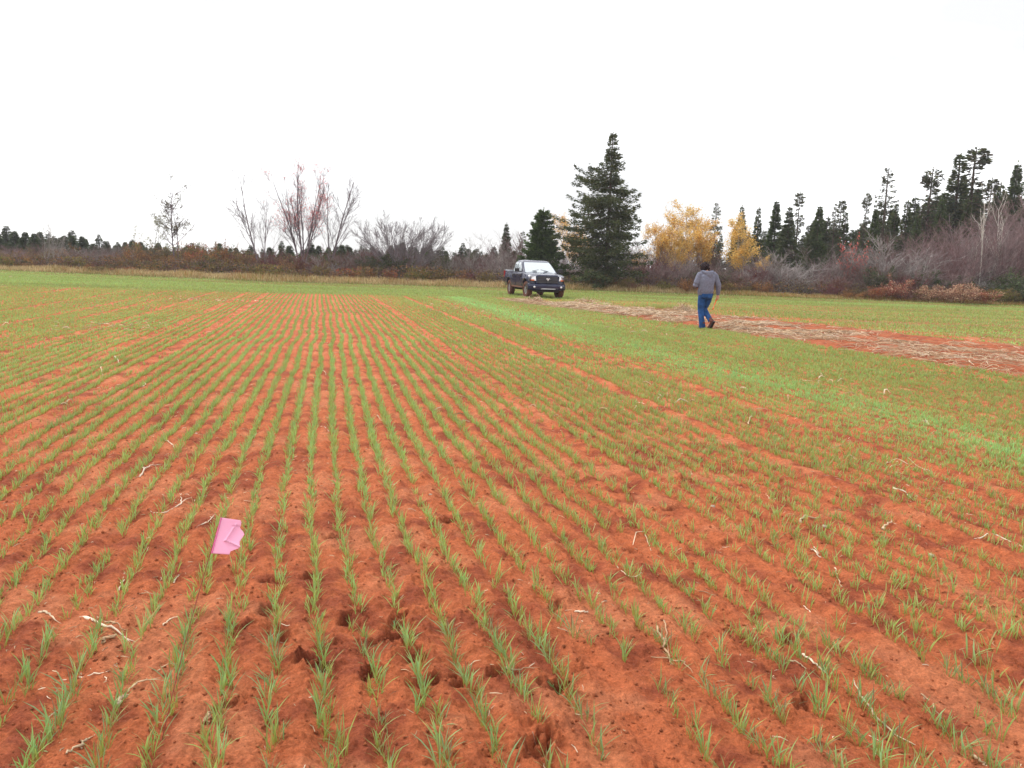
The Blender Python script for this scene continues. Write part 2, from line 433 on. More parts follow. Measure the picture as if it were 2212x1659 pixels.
GAPS = [(-14 * RSP, .09, .92), (-19 * RSP, .09, .85), (13 * RSP, .09, .85), (22 * RSP, .09, .95), (29 * RSP, .09, .85), (-27 * RSP, .09, .85), (-33 * RSP, .09, .8), (-38 * RSP, .10, .85), (-47 * RSP, .12, .85), (-60 * RSP, .2, .8), (-78 * RSP, .2, .75), (-97 * RSP, .25, .75), (-120 * RSP, .3, .7), (41 * RSP, .07, .6)]
def density(u, v, R):
    n = fbm(u * 3.0, v * 0.8, 3, 90)
    d = sstep(0.17, 0.45, n + 0.24 * sstep(3, 7, v))
    rowv = vnoise(np.round(u / RSP) * 3.7, v * 0.5, 91)
    d = d * (0.72 + 0.5 * rowv)
    for c, wdt, a in GAPS:
        cc = c + 0.04 * (vnoise(v * 0.3, v * 0 + c * 3, 92) - 0.5)
        d = d * (1 - a * (np.abs(u - cc) < wdt) * sstep(0.25, 0.45, vnoise(v * 0.22 + c * 9, v * 0, 93) + (0.35 if a > .84 else 0)))
    d = d * (1 + 0.5 * sstep(5.1, 5.6, u) * (1 - sstep(6.6, 7.2, u)))
    d = d * (1 - 0.35 * sstep(7.2, 8.5, u) * (1 - sstep(9.2, 10.3, u)) * sstep(.4, .6, fbm(u * .8, v * .4, 2, 94)))
    d = d * (1 - sstep(0.3, 0.7, strip_mask(u, v)))
    fd = foot_dark(*[np.asarray(a_) for a_ in to_xy(u, v)])
    return d * (1 - 0.8 * fd)
def scatter_sigma(u, v):
    s = np.interp(u, [-12, -5, -3.2, -2.4, 1.2, 2.2, 4.0, 5.2, 6.5], [.036, .028, .02, .012, .014, .026, .038, .050, .065])
    return s
def bright_of(u, v):
    b = 1 + 0.36 * np.exp(-((u - 5.95) / 0.75) ** 2) + 0.25 * (fbm(u * 0.5, v * 0.12, 2, 95) - 0.5)
    return b
RIGHT_HL = lambda u, v: (u > strip_hi(v))

bands = [(1.5, 6.0, .030, 4, .0046, 3), (6.0, 12.0, .019, 5, .0062, 2), (12.0, 22.0, .030, 4, .011, 2), (22.0, 70.0, .062, 3, .021, 2)]
near_tufts = []
def gen_crop():
    gs = []
    for bi, (y0, y1, ds, nb, wd, seg) in enumerate(bands):
        vmax = min(y1 + 20, 37.9); umax = y1 * 0.75 + y1 * 0.25 + 3
        ks = np.arange(int(-umax / RSP), int(umax / RSP) + 1)
        vs = np.arange(0.5, vmax, ds)
        K, V = np.meshgrid(ks, vs, indexing='ij'); K = K.ravel(); V = V.ravel() + rng.uniform(-ds / 2, ds / 2, K.size)
        u0 = K * RSP
        u = u0 + wig(u0, V)
        X, Y = to_xy(u, V)
        m = (Y >= y0) & (Y < y1) & (np.abs(X) < 0.74 * Y + 0.8) & (Y < bound(X) - 0.3) & ~(RIGHT_HL(u0, V) & (V > 4))
        K, V, u0, u = K[m], V[m], u0[m], u[m]
        R = np.hypot(*to_xy(u, V))
        u = u + rng.normal(size=len(u)) * scatter_sigma(u0, V)
        # extra plants between rows where the drill overlapped
        dens = density(u0, V, R)
        if bi == 0:
            # near band: clusters of blades
            vt = np.arange(0.5, 9, 0.052)
            K2, V2 = np.meshgrid(ks, vt, indexing='ij'); K2 = K2.ravel(); V2 = V2.ravel() + rng.uniform(-.012, .012, K2.size)
            uu0 = K2 * RSP
            uu = uu0 + wig(uu0, V2) + rng.normal(size=len(V2)) * scatter_sigma(uu0, V2)
            XX, YY = to_xy(uu, V2)
            mm = (YY >= 1.5) & (YY < y1) & (np.abs(XX) < 0.74 * YY + 0.8) & (rng.random(len(V2)) < density(uu0, V2, YY) * 0.98)
            XX, YY, uu0, V2 = XX[mm], YY[mm], uu0[mm], V2[mm]
            # visible, nearest 300 -> separate tufts
            d = np.stack([XX, YY, np.full(len(XX), -H)], 1)
            dep = d @ cF; px = CX + F_PX * (d @ cR) / dep; py = CY - F_PX * (d @ cU) / dep
            vis = (px > 4) & (px < 2208) & (py < 1700) & (dep > 0)
            order = np.argsort(np.where(vis, dep, 1e9))[:300]
            sel = np.zeros(len(XX), bool); sel[order] = True
            near_tufts.extend(list(zip(XX[sel], YY[sel])))
            XX, YY = XX[~sel], YY[~sel]
            rep = rng.integers(7, 14, len(XX))
            idx = np.repeat(np.arange(len(XX)), rep)
            du = rng.normal(size=len(idx)) * 0.006; dv = rng.normal(size=len(idx)) * 0.024
            ox, oy = to_xy(du, dv)
            Xb, Yb = XX[idx] + ox, YY[idx] + oy
            sz = np.repeat(rng.uniform(0.75, 1.2, len(XX)), rep)
        else:
            keep = rng.random(len(u)) < dens
            ub, vb = u[keep], V[keep]
            ex = (rng.random(len(ub)) < 0.55 * sstep(4.9, 6.0, ub) + 0.0 * ub)
            ub = np.concatenate([ub, ub[ex] + rng.uniform(-.09, .09, ex.sum())]); vb = np.concatenate([vb, vb[ex]])
            idx = np.repeat(np.arange(len(ub)), nb)
            Xb, Yb = to_xy(ub[idx] + rng.normal(size=len(idx)) * 0.009, vb[idx] + rng.normal(size=len(idx)) * ds * 0.6)
            sz = np.ones(len(idx))
        n = len(Xb); ub_, vb_ = to_uv(Xb, Yb)
        Z = hgt(Xb, Yb, False) - 0.004
        br = bright_of(ub_, vb_) * (0.9 + 0.25 * vnoise(np.round(ub_ / RSP) * 5.3, vb_ * 0.25, 96))
        cb, ct = crop_cols(n, rng, 0.08, br)
        ln = rng.uniform(0.04, 0.095, n) * sz * (0.8 + 0.4 * vnoise(Xb * 1.3, Yb * 1.3, 97)) * (1 - .22 * np.maximum(sstep(10, 20, vb_) * (ub_ < 3), sstep(4.5, 5.5, ub_)))
        g = G()
        blades(g, np.stack([Xb, Yb, Z], 1), rng.uniform(0, 2 * math.pi, n), rng.uniform(0.02, 0.25, n) + .35 * rng.random(n) ** 3, rng.uniform(0, 0.45, n), ln, rng.uniform(.75, 1.25, n) * wd, cb, ct, seg, rng)
        gs.append(g)
    # headland beyond the drilled rows and the field right of the straw strip
    nh = 330000
    Yh = np.sqrt(rng.uniform(12 ** 2, 66 ** 2, nh)); Xh = rng.uniform(-0.74, 0.74, nh) * Yh
    u, v = to_uv(Xh, Yh)
    hm = (Yh < bound(Xh) - 0.1) & ((v > 37.7) | RIGHT_HL(u, v)) & (strip_mask(u, v) < 0.3)
    streak = fbm(Xh * 0.07 + 3, (Yh + 0.05 * Xh) * 1.3, 3, 101)
    red = (sstep(0.60, 0.66, streak) * (u > 8))
    edge_row = (np.abs(v - 37.9) < 0.25) * (vnoise(u * 0.6, u * 0, 7) > .35)
    hm &= rng.random(nh) > 0.85 * np.maximum(red, edge_row)
    Xh, Yh = Xh[hm], Yh[hm]; n = len(Xh)
    g = G(); cb, ct = crop_cols(n, rng, 0.03, 1.0 + 0.3 * (fbm(Xh * .1, Yh * .6, 2, 102) - .5) * 2)
    blades(g, np.stack([Xh, Yh, hgt(Xh, Yh, False)], 1), rng.uniform(0, 6.28, n), rng.uniform(.05, .6, n), rng.uniform(0, .5, n), rng.uniform(.05, .11, n),
           rng.uniform(.02, .034, n), cb, ct, 2, rng)
    gs.append(g)
    G_all = G()
    for g in gs:
        G_all.add(g.v[0], g.f[0], g.c[0])
    o = G_all.build('young_wheat', M_BLADE)
    tag(o, 'young green wheat drilled in long converging rows across the red field', 'crop', kind='stuff')
gen_crop()

def make_near_tufts():
    protos = []
    for q in range(14):
        r = np.random.default_rng(500 + q); n = int(r.integers(8, 15))
        P = np.stack([r.normal(size=n) * 0.006, np.clip(r.normal(size=n) * 0.024, -.036, .036), np.full(n, -0.006)], 1)
        cb, ct = crop_cols(n, r, 0.05)
        ct = ct * r.uniform(.72, 1.05) * np.array((r.uniform(.8, 1.1), 1, r.uniform(.8, 1.5)))
        g = G()
        blades(g, P, r.uniform(0, 6.28, n), r.uniform(.02, .16, n) + .35 * r.random(n) ** 4, r.uniform(0, .35, n) + .4 * r.random(n) ** 3, r.uniform(.045, .118, n), r.uniform(.003, .0050, n), cb, ct, 4, r)
        me = g.mesh('wheat_seedling'); me.materials.append(M_BLADE); protos.append(me)
    r = random.Random(4)
    for (x, y) in near_tufts:
        o = bpy.data.objects.new('wheat_seedling', r.choice(protos))
        o.location = (x, y, ghz(x, y)); s = r.uniform(.75, 1.2)
        o.scale = (s, s, s * r.uniform(.85, 1.15)); o.rotation_euler = (0, 0, ROWA + r.choice((0, math.pi)) + r.uniform(-.3, .3))
        COL.objects.link(o)
        tag(o, 'small tuft of young green wheat at the near edge of the field', 'seedling', 'nearest wheat seedling tufts in the drilled rows')
make_near_tufts()
# ------------------------------------------------------------------ pink marker flag
def make_flag():
    foot = gp(342, 1612); fz = ghz(*foot)
    best = None
    for Y in np.linspace(foot[1], foot[1] + .8, 400):
        p = at(478, 1118, Y); d = abs(np.linalg.norm(p - np.array((foot[0], foot[1], fz))) - 0.74)
        if best is None or d < best[0]: best = (d, p)
    top = best[1]; base = np.array((foot[0], foot[1], fz - 0.03))
    ax = nrm(top - base)
    root = empty('marker_flag', tuple(base))
    tag(root, 'pale pink plastic marker flag with torn edge on a thin rusty wire', 'marker flag')
    t = np.linspace(0, 1, 14)
    P = base + (top - base) * t[:, None] + np.array((0.010, 0, 0)) * np.sin(t * math.pi)[:, None] * -1
    g = G(); tubes(g, P - base, np.full(14, 0.0014), 6, (0.22, 0.05, 0.03), cap=True)
    g.build('wire', mat_col('rusty_wire', 0.6, 0.3, 60), root, smooth=True)
    E_ = [(.135, .487), (.22, .49), (.31, .61), (.37, .69), (.43, .755), (.48, .70), (.54, .676), (.62, .69), (.71, .72), (.79, .747), (.85, .69), (.89, .607), (.925, .57), (1.0, .585), (1.07, .58), (1.118, .54)]
    LEN = 0.129
    back = nrm(cF); out = nrm(np.cross(ax, back)); 
    if out[0] < 0: out = -out
    nor = nrm(np.cross(ax, out))
    if nor[1] > 0: nor = -nor
    ns_, nb_ = 46, 34
    ss = np.linspace(0, 1, ns_); e = np.array(E_)
    el = np.linspace(0, 1, len(E_))
    Eb = np.interp(ss, el, e[:, 1]); Ea = np.interp(ss, el, e[:, 0]) - 0.27 * Eb
    rough = 0.012 * (vnoise(ss * 40, ss * 0, 5) - .5)
    V = []
    for i in range(ns_):
        for j in range(nb_):
            b = j / (nb_ - 1)
            a_ = ss[i] * (1 - b) + Ea[i] * b; bb = (Eb[i] + rough[i]) * b
            z = 0.05 * math.sin(a_ * 5 + 1) * bb + 0.10 * bb * bb
            d1 = (bb - 0.42 - 0.35 * (a_ - 0.75)); z += 0.045 * math.exp(-(d1 / 0.025) ** 2) * (0.35 < a_ < 0.85)
            z += 0.05 * math.exp(-((a_ - (0.36 - 0.35 * max(0, bb - .35))) / 0.018) ** 2) * sstep(.2, .3, bb)
            z += -0.04 * math.exp(-((a_ - 0.80) / 0.015) ** 2) * sstep(.32, .4, bb)
            V.append(top - base + ax * (a_ - 1) * LEN + out * bb * LEN + nor * z * LEN)
    V = np.array(V)
    f = [(i * nb_ + j, i * nb_ + j + 1, (i + 1) * nb_ + j + 1, (i + 1) * nb_ + j) for i in range(ns_ - 1) for j in range(nb_ - 1)]
    cc = np.tile((0.90, 0.46, 0.64), (len(V), 1))
    g = G(); g.add(V, f, cc)
    m = mat_col('pink_plastic', 0.45, 0.03, 8, trans=0.35, spec=0.4)
    o = g.build('flag', m, root, smooth=True)
    so = o.modifiers.new('thick', 'SOLIDIFY'); so.thickness = 0.0004
    # hem where the plastic is folded round the wire
    g = G(); tt = np.linspace(0, 1, 10)
    tubes(g, (top - base)[None] + ax[None] * ((tt - 1) * LEN)[:, None], np.full(10, 0.0028), 8, (0.80, 0.20, 0.42), cap=True)
    g.build('hem', m, root, smooth=True)
make_flag()

# ------------------------------------------------------------------ dead stalks lying on the soil
STRAW_COLS = np.array([(0.55, 0.40, 0.25), (0.64, 0.50, 0.34), (0.44, 0.28, 0.16), (0.70, 0.58, 0.44)])
def poly_resample(pts, n):
    pts = np.asarray(pts, float); d = np.concatenate([[0], np.cumsum(np.linalg.norm(np.diff(pts, axis=0), axis=1))])
    t = np.linspace(0, d[-1], n); return np.stack([np.interp(t, d, pts[:, i]) for i in range(pts.shape[1])], 1)
STALKS = [
 ([(173,1337),(222,1361),(275,1391)], .0075, 'thick bleached stalk lying across two crop rows, left foreground, longest of its group'),
 ([(209,1337),(236,1348),(266,1375)], .0055, 'bleached forked stalk just above the longest thick one at left', [[(234,1348),(270,1350)]]),
 ([(222,1400),(234,1395),(246,1390)], .010, 'short broad husk piece just below the thick bleached stalk'),
 ([(85,1325),(103,1335),(122,1345)], .006, 'pale straight stalk piece left of the thick bleached stalk'),
 ([(331,1115),(365,1110),(392,1100),(391,1076)], .0055, 'branching pale stalk up and left of the pink flag', [[(392,1098),(414,1084)]]),
 ([(425,1150),(452,1134),(461,1118)], .0045, 'thin bent pale stalk touching the left side of pink flag'),
 ([(257,1278),(266,1262),(268,1247)], .005, 'short upright-looking pale stalk in the row above the thick stalk'),
 ([(301,1292),(330,1290),(356,1287)], .003, 'thin dull straw lying level, left of the flag wire'),
 ([(353,1363),(372,1350),(394,1343)], .004, 'slim pale stalk crossing just behind the flag wire'),
 ([(135,1478),(180,1474),(223,1465)], .0045, 'long level pale stalk in the lower left corner rows'),
 ([(277,1499),(300,1483),(326,1478)], .005, 'curved pale stalk left of the foot of the flag wire'),
 ([(252,1526),(261,1518),(268,1508)], .009, 'stubby husk piece below the curved pale stalk at left'),
 ([(144,1643),(175,1626),(205,1595)], .006, 'whitish stalk with a stub at the bottom left edge', [[(178,1626),(176,1610)]]),
 ([(439,1577),(452,1556),(468,1539)], .006, 'split white husk right of the foot of the flag wire', [[(452,1556),(449,1580)]]),
 ([(373,1262),(380,1254),(387,1246)], .004, 'small pale chip standing between rows below the pink flag'),
 ([(340,1456),(362,1442),(382,1435)], .003, 'thin straw just above the curved pale stalk, behind the wire'),
 ([(353,949),(364,957),(374,966)], .005, 'short pale straw in the left middle rows, above the branching stalk'),
 ([(302,1034),(313,1021),(338,1009)], .008, 'crooked pale stalk in the left middle rows', [[(313,1021),(308,1012)]]),
 ([(306,836),(313,828),(317,820)], .009, 'pale leaning husk beside the wide bare strip at left'),
 ([(248,771),(252,777),(256,784)], .010, 'small pale husk far left, in the dense rows'),
 ([(218,795),(220,802),(221,809)], .009, 'small pale husk nearest the left of its twin in dense rows'),
 ([(133,874),(145,870),(155,863)], .009, 'pale husk cluster near the left edge of the field', [[(140,872),(150,876)]]),
 ([(695,798),(700,803),(704,809)], .008, 'lone white chip between the straight centre rows, farther one'),
 ([(693,922),(703,928),(713,935)], .004, 'thin brown straw between the straight centre rows, nearer one'),
 ([(788,976),(795,979),(801,982)], .006, 'dark straw bit beside the row right of centre'),
 ([(815,899),(819,905),(822,910)], .006, 'pale chip between two rows right of centre'),
 ([(1060,1062),(1074,1070),(1086,1083)], .003, 'thin brown stem just right of a footprint near the picture middle'),
 ([(1331,1224),(1340,1248),(1358,1258),(1397,1242)], .0045, 'S-curved white stalk right of the picture middle'),
 ([(1367,1179),(1374,1156),(1392,1152),(1405,1195)], .0035, 'thin hooked straw arching above the S-curved stalk'),
 ([(1419,1361),(1432,1395),(1446,1431)], .0075, 'thick pulled-up stalk with trailing roots, right foreground', [[(1433,1354),(1440,1390),(1446,1422)], [(1446,1431),(1470,1434),(1496,1462)], [(1446,1428),(1425,1432),(1405,1428)]]),
 ([(1093,1454),(1111,1463),(1147,1465)], .0045, 'slightly bent pale straw at centre bottom, between sparse plants'),
 ([(1194,1363),(1210,1365),(1226,1368)], .0035, 'short straight straw beside a footprint, centre right'),
 ([(1241,1332),(1255,1334),(1268,1330)], .005, 'knobbly pale straw end under a tuft right of centre'),
 ([(1484,1276),(1510,1292),(1538,1301)], .0035, 'pair of thin parallel straws at right, middle distance', [[(1490,1274),(1515,1286),(1538,1297)]]),
 ([(1733,1417),(1756,1437),(1776,1454)], .006, 'stout pale stalk leaning down to the right in the lower right', []),
 ([(1702,1438),(1720,1444),(1738,1454)], .004, 'pale straw left of the stout leaning stalk, lower right'),
 ([(1736,1307),(1752,1325),(1763,1348)], .003, 'thin brown straw running down to the right, right side'),
 ([(1803,1233),(1808,1252),(1817,1267)], .004, 'thin white straw in a tuft at right', []),
 ([(1843,1481),(1858,1512),(1884,1548),(1934,1591),(1979,1615)], .005, 'longest twisting stalk, bottom right of the field'),
 ([(1988,1510),(2008,1530),(2028,1552)], .004, 'straight thin straw right of the longest twisting stalk'),
 ([(2100,1633),(2115,1646),(2131,1658)], .006, 'white stalk end cut by the bottom edge at far right'),
 ([(2104,1165),(2128,1154),(2154,1154),(2180,1164),(2208,1181)], .006, 'long arched pale stalk near the right edge'),
 ([(1929,1055),(1950,1062),(1974,1080)], .007, 'bent pale stalk with a knob end, right middle distance'),
 ([(1904,1148),(1914,1141),(1924,1136)], .010, 'short broad white husk between dense rows at right'),
 ([(1729,1136),(1744,1128),(1760,1123)], .010, 'grey-white bark piece lying beside a round stone'),
 ([(1747,1188),(1758,1196),(1769,1206)], .006, 'frayed pinkish straw end, right middle rows', [[(1756,1185),(1768,1200)]]),
 ([(1655,1066),(1660,1075),(1663,1085)], .005, 'upright pale straw bit on a row, right of centre'),
 ([(1618,918),(1622,905),(1625,891)], .009, 'pale straw sticking up at an angle, right middle distance'),
 ([(1655,957),(1672,950),(1690,948)], .006, 'tangled pale straws beside a bare wheel line', [[(1668,956),(1690,950),(1702,943)]]),
 ([(1906,1008),(1925,996),(1942,993),(1970,1004)], .006, 'heap of crossed pale stalks, right side', [[(1934,1017),(1950,1022),(1967,1031)], [(1960,990),(1985,1008),(2017,1031)], [(1996,1010),(2012,1022)], [(1920,1010),(1950,1000)]]),
 ([(1799,965),(1830,966),(1862,972)], .006, 'level straw on the bare wheel line, right side'),
 ([(1821,986),(1836,988),(1852,995)], .006, 'short dark-edged straw under the level one, right side'),
 ([(1992,909),(1998,914),(2006,921)], .012, 'pale crumpled husk in the bright green band at right', [[(1998,914),(2003,905)]]),
 ([(1268,840),(1273,834),(1278,829)], .010, 'slanting pale straw in the middle-distance rows'),
 ([(1194,752),(1197,757),(1200,762)], .014, 'small pale husk far out in the middle of the field'),
]
def lay(pts2d, rad_, n, r, z0=0.0):
    P = poly_resample([gp(*p) for p in pts2d], n)
    z = hgt(P[:, 0], P[:, 1], False) + rad_ * 0.7 + z0
    z += rad_ * 2.2 * np.abs(np.sin(np.linspace(0, math.pi, n))) * r.uniform(.2, 1.0)
    P = np.concatenate([P, z[:, None]], 1)
    P[1:-1, :2] += r.normal(size=(n - 2, 2)) * rad_ * 0.8
    return P
def make_stalks():
    r = np.random.default_rng(31)
    for s in STALKS:
        pts, rd, lab = s[0], s[1] * 0.85, s[2]; br = s[3] if len(s) > 3 else []
        P = lay(pts, rd, 12, r); o0 = P[0].copy()
        g = G(); cb = STRAW_COLS[r.integers(0, 4)] * r.uniform(.9, 1.15)
        R = rd * np.interp(np.linspace(0, 1, 12), [0, .1, .5, .9, 1], [.75, 1, .85, .6, .35]) * r.uniform(.55, 1.2, 12)
        cc = np.clip(cb * r.uniform(.75, 1.2, (1, 12, 1)), 0, 1)
        tubes(g, (P - o0)[None], R[None], 6, cc, cap=False)
        # ragged split end
        d = nrm(P[-1] - P[-3])
        for _ in range(3):
            e = P[-1] + d * rd * r.uniform(3, 7) + r.normal(size=3) * rd * 1.5; e[2] = max(e[2], P[-1][2] - rd * .3)
            tubes(g, np.stack([P[-1] - d * rd, (P[-1] + e) / 2, e])[None] - o0, np.array([[rd * .35, rd * .25, rd * .06]]), 4, cb)
        for b in br:
            Pb = lay(b, rd * .7, 8, r, rd * .6); tubes(g, (Pb - o0)[None], (rd * .6 * np.linspace(1, .3, 8))[None], 5, cb)
        o = g.build('dry_stalk', M_STRAW, smooth=True); o.location = tuple(o0)
        tag(o, lab, 'dry stalk', 'dead crop stalks lying on the soil')
make_stalks()

def strands(g, X, Y, ln, rd, r, lift=0.01, seg=4, curv=1.2, k=3, theta=None):
    n = len(X); th = r.uniform(0, 2 * math.pi, n) if theta is None else theta
    cv = r.normal(size=n) * curv; t = np.linspace(0, 1, seg + 1)
    ang = th[:, None] + cv[:, None] * t
    st = (ln / seg)[:, None]
    px = X[:, None] + np.concatenate([np.zeros((n, 1)), np.cumsum(np.cos(ang[:, :-1]) * st, 1)], 1)
    py = Y[:, None] + np.concatenate([np.zeros((n, 1)), np.cumsum(np.sin(ang[:, :-1]) * st, 1)], 1)
    z = hgt(px.ravel(), py.ravel(), False).reshape(px.shape) + rd[:, None] + (np.sin(t * math.pi)[None] * r.uniform(0, 1, (n, 1)) + 0.3 * r.random((n, 1))) * (lift if np.ndim(lift) == 0 else lift[:, None])
    P = np.stack([px, py, z], -1)
    R = rd[:, None] * np.interp(t, [0, .5, 1], [.9, 1, .4])[None]
    cc = STRAW_COLS[r.integers(0, 4, n)] * r.uniform(.6, 1.15, (n, 1)) * np.array((1, .95, .9))
    tubes(g, P, R, k, np.clip(cc, 0, 1)[:, None, :] * np.ones((1, seg + 1, 1)))
def make_straw():
    r = np.random.default_rng(8)
    # mat of dead haulm on the bare strip
    N = 21000; v = np.sqrt(r.uniform(6 ** 2, 36.5 ** 2, N)); lo = strip_lo(v); hi = strip_hi(v)
    q = r.random(N); q = np.where(r.random(N) < 0.62, q * 0.62, q); u = lo + (hi - lo) * q
    m = (strip_mask(u, v) > .35)
    cl = fbm(u * 1.1, v * 0.7, 3, 120); prefer = np.interp((u - lo) / (hi - lo), [0, .1, .45, .6, 1], [.7, 1, .9, .45, .3])
    m &= r.random(N) < sstep(0.36, 0.60, cl) * prefer * .9
    u, v = u[m], v[m]; X, Y = to_xy(u, v)
    m = (np.abs(X) < Y * .78 + 1); X, Y = X[m], Y[m]; n = len(X)
    g = G(); far = sstep(10, 34, Y)
    strands(g, X, Y, r.uniform(.10, .55, n) * (1 + .3 * far), r.uniform(.0028, .0062, n) * (1 + 1.2 * far), r, lift=.055, curv=1.4)
    # heaps
    for (px, py, ns_, rr_) in ((1475, 676, 220, .38), (1270, 655, 120, .5), (1150, 653, 60, .4)):
        c = gp(px, py); xx = c[0] + r.normal(size=ns_) * rr_; yy = c[1] + r.normal(size=ns_) * rr_
        strands(g, xx, yy, r.uniform(.2, .6, ns_), r.uniform(.008, .014, ns_), r, lift=.32 * np.exp(-((xx - c[0]) ** 2 + (yy - c[1]) ** 2) / rr_ ** 2), curv=1.4)
    o = g.build('straw_mat', M_STRAW)
    tag(o, 'tangled mat of dead straw-coloured stalks covering the bare strip', 'straw', kind='stuff')
    # loose litter over the whole field
    N = 14000; Y = np.sqrt(r.uniform(1.8 ** 2, 36 ** 2, N)) ; Y = np.where(r.random(N) < .45, 1.8 + 8 * r.random(N), Y); X = r.uniform(-.72, .72, N) * Y
    m = r.random(N) < sstep(.42, .68, fbm(X * .55, Y * .4, 3, 130)) + .2
    X, Y = X[m], Y[m]; n = len(X); f_ = sstep(5, 25, Y)
    g = G(); strands(g, X, Y, r.uniform(.012, .05, n) * (1 + 2.2 * f_), r.uniform(.0009, .0022, n) * (1 + 3 * f_), r, lift=.004, seg=2, curv=.8)
    # pale clusters at left
    for (px, py, ns_) in ((190, 709, 26), (440, 648, 40), (260, 700, 18), (40, 598, 20), (1560, 860, 6), (1460, 720, 14), (1410, 870, 10), (1800, 835, 10), (1190, 700, 12), (1000, 672, 18), (960, 660, 14), (1030, 880, 8)):
        c = gp(px, py); s_ = .25 + c[1] * .02
        xx = c[0] + r.normal(size=ns_) * s_; yy = c[1] + r.normal(size=ns_) * s_
        strands(g, xx, yy, r.uniform(.06, .2, ns_), r.uniform(.004, .008, ns_) * (1 + c[1] / 25), r, lift=.05, seg=3)
    o = g.build('straw_litter', M_STRAW)
    tag(o, 'small chips of pale straw scattered over the red soil', 'straw', kind='stuff')
make_straw()

def make_stones():
    r = np.random.default_rng(3)
    for (px, py, s, lab) in ((1539, 1101, .019, 'round grey stone on bare soil right of the arched footprint'), (1781, 1139, .020, 'round grey stone beside the grey bark piece'),
                             (2010, 1208, .018, 'half-buried pale stone near the right edge'), (34, 1310, .009, 'small whitish stone at the left edge'),
                             (179, 1134, .010, 'small whitish stone between rows, upper left'), (425, 938, .018, 'yellowish stone in the left middle distance'), (930, 1078, .012, 'pale stone beside a row at picture centre'),
                             (1540, 952, .016, 'small dark stone beside tangled straws'), (302, 1613, .007, 'tiny white stone just left of the foot of the flag wire')):
        c = gp(px, py); g = G(); ellipsoid(g, (0, 0, 0), (s, s * .8, s * .55), 18, 12, col=(.42, .33, .24))
        g.v[0] *= (1 + .18 * (fbm(g.v[0][:, 0] / s * 1.5 + s * 900, g.v[0][:, 1] / s * 1.5 + g.v[0][:, 2] / s, 2, 9)[:, None] - .5) * 2)
        o = g.build('stone', M_STONE, smooth=True); o.location = (c[0], c[1], ghz(*c) + s * .25); o.rotation_euler = (0, 0, r.uniform(0, 6))
        tag(o, lab, 'stone', 'loose stones on the soil')
    # crumbs of soil
    N = 22000; Y = 1.7 + 6.5 * r.random(N) ** 1.2; X = r.uniform(-.72, .72, N) * Y; s = .0015 + .0085 * r.random(N) ** 5
    base = np.array([(1, 0, 0), (0, 1, 0), (-1, 0, 0), (0, -1, 0), (0, 0, 1), (0, 0, -.6)], float)
    V = base[None] * s[:, None, None] * r.uniform(.6, 1.3, (N, 6, 1)); z = hgt(X, Y) + s * .3
    a = r.uniform(0, 6.28, N); c_, s_ = np.cos(a)[:, None], np.sin(a)[:, None]
    V = np.stack([V[..., 0] * c_ - V[..., 1] * s_ + X[:, None], V[..., 0] * s_ + V[..., 1] * c_ + Y[:, None], V[..., 2] + z[:, None]], -1)
    ft = np.array([(0, 1, 4), (1, 2, 4), (2, 3, 4), (3, 0, 4), (1, 0, 5), (2, 1, 5), (3, 2, 5), (0, 3, 5)])
    f = (np.arange(N)[:, None, None] * 6 + ft[None]).reshape(-1, 3)
    g = G(); g.add(V.reshape(-1, 3), f, np.repeat(np.array((.52, .16, .07)) * r.uniform(.7, 1.25, (N, 1)), 6, 0))
    tag(g.build('soil_crumbs', M_SOIL, smooth=True), 'loose crumbs of red soil', 'soil', kind='stuff')
make_stones()

# ------------------------------------------------------------------ pickup truck
PAINT = mat_plain('navy_paint', (0.010, 0.013, 0.045), 0.22, 0.0, 0.35, 0.35, .25, 3.0)
BLACK = mat_plain('black_plastic', (0.014, 0.014, 0.018), 0.5, 0, .4)
GLASS = mat_plain('window_glass', (0.16, 0.22, 0.25), 0.06, 0, 1.0, 1.0, .2, 1.5, ior=2.6)
CHROME = mat_plain('chrome', (0.75, 0.75, 0.78), 0.15, 1.0)
LAMP = mat_plain('lamp_glass', (0.75, 0.78, 0.82), 0.1, 0.3, .8, 1.0, .15, 14)
AMBER = mat_plain('amber_lens', (0.75, 0.16, 0.03), 0.2)
TYRE = mat_plain('muddy_rubber', (0.115, 0.05, 0.035), 0.9, 0, .2, 0, .6, 14, bump=.3)
RIM = mat_plain('wheel_rim', (0.42, 0.40, 0.42), 0.35, .7)
MUD = mat_plain('mud', (0.17, 0.09, 0.065), 0.9, 0, .1, 0, .4, 12)
WHITE = mat_plain('white_metal', (0.85, 0.85, 0.85), 0.3, .2)
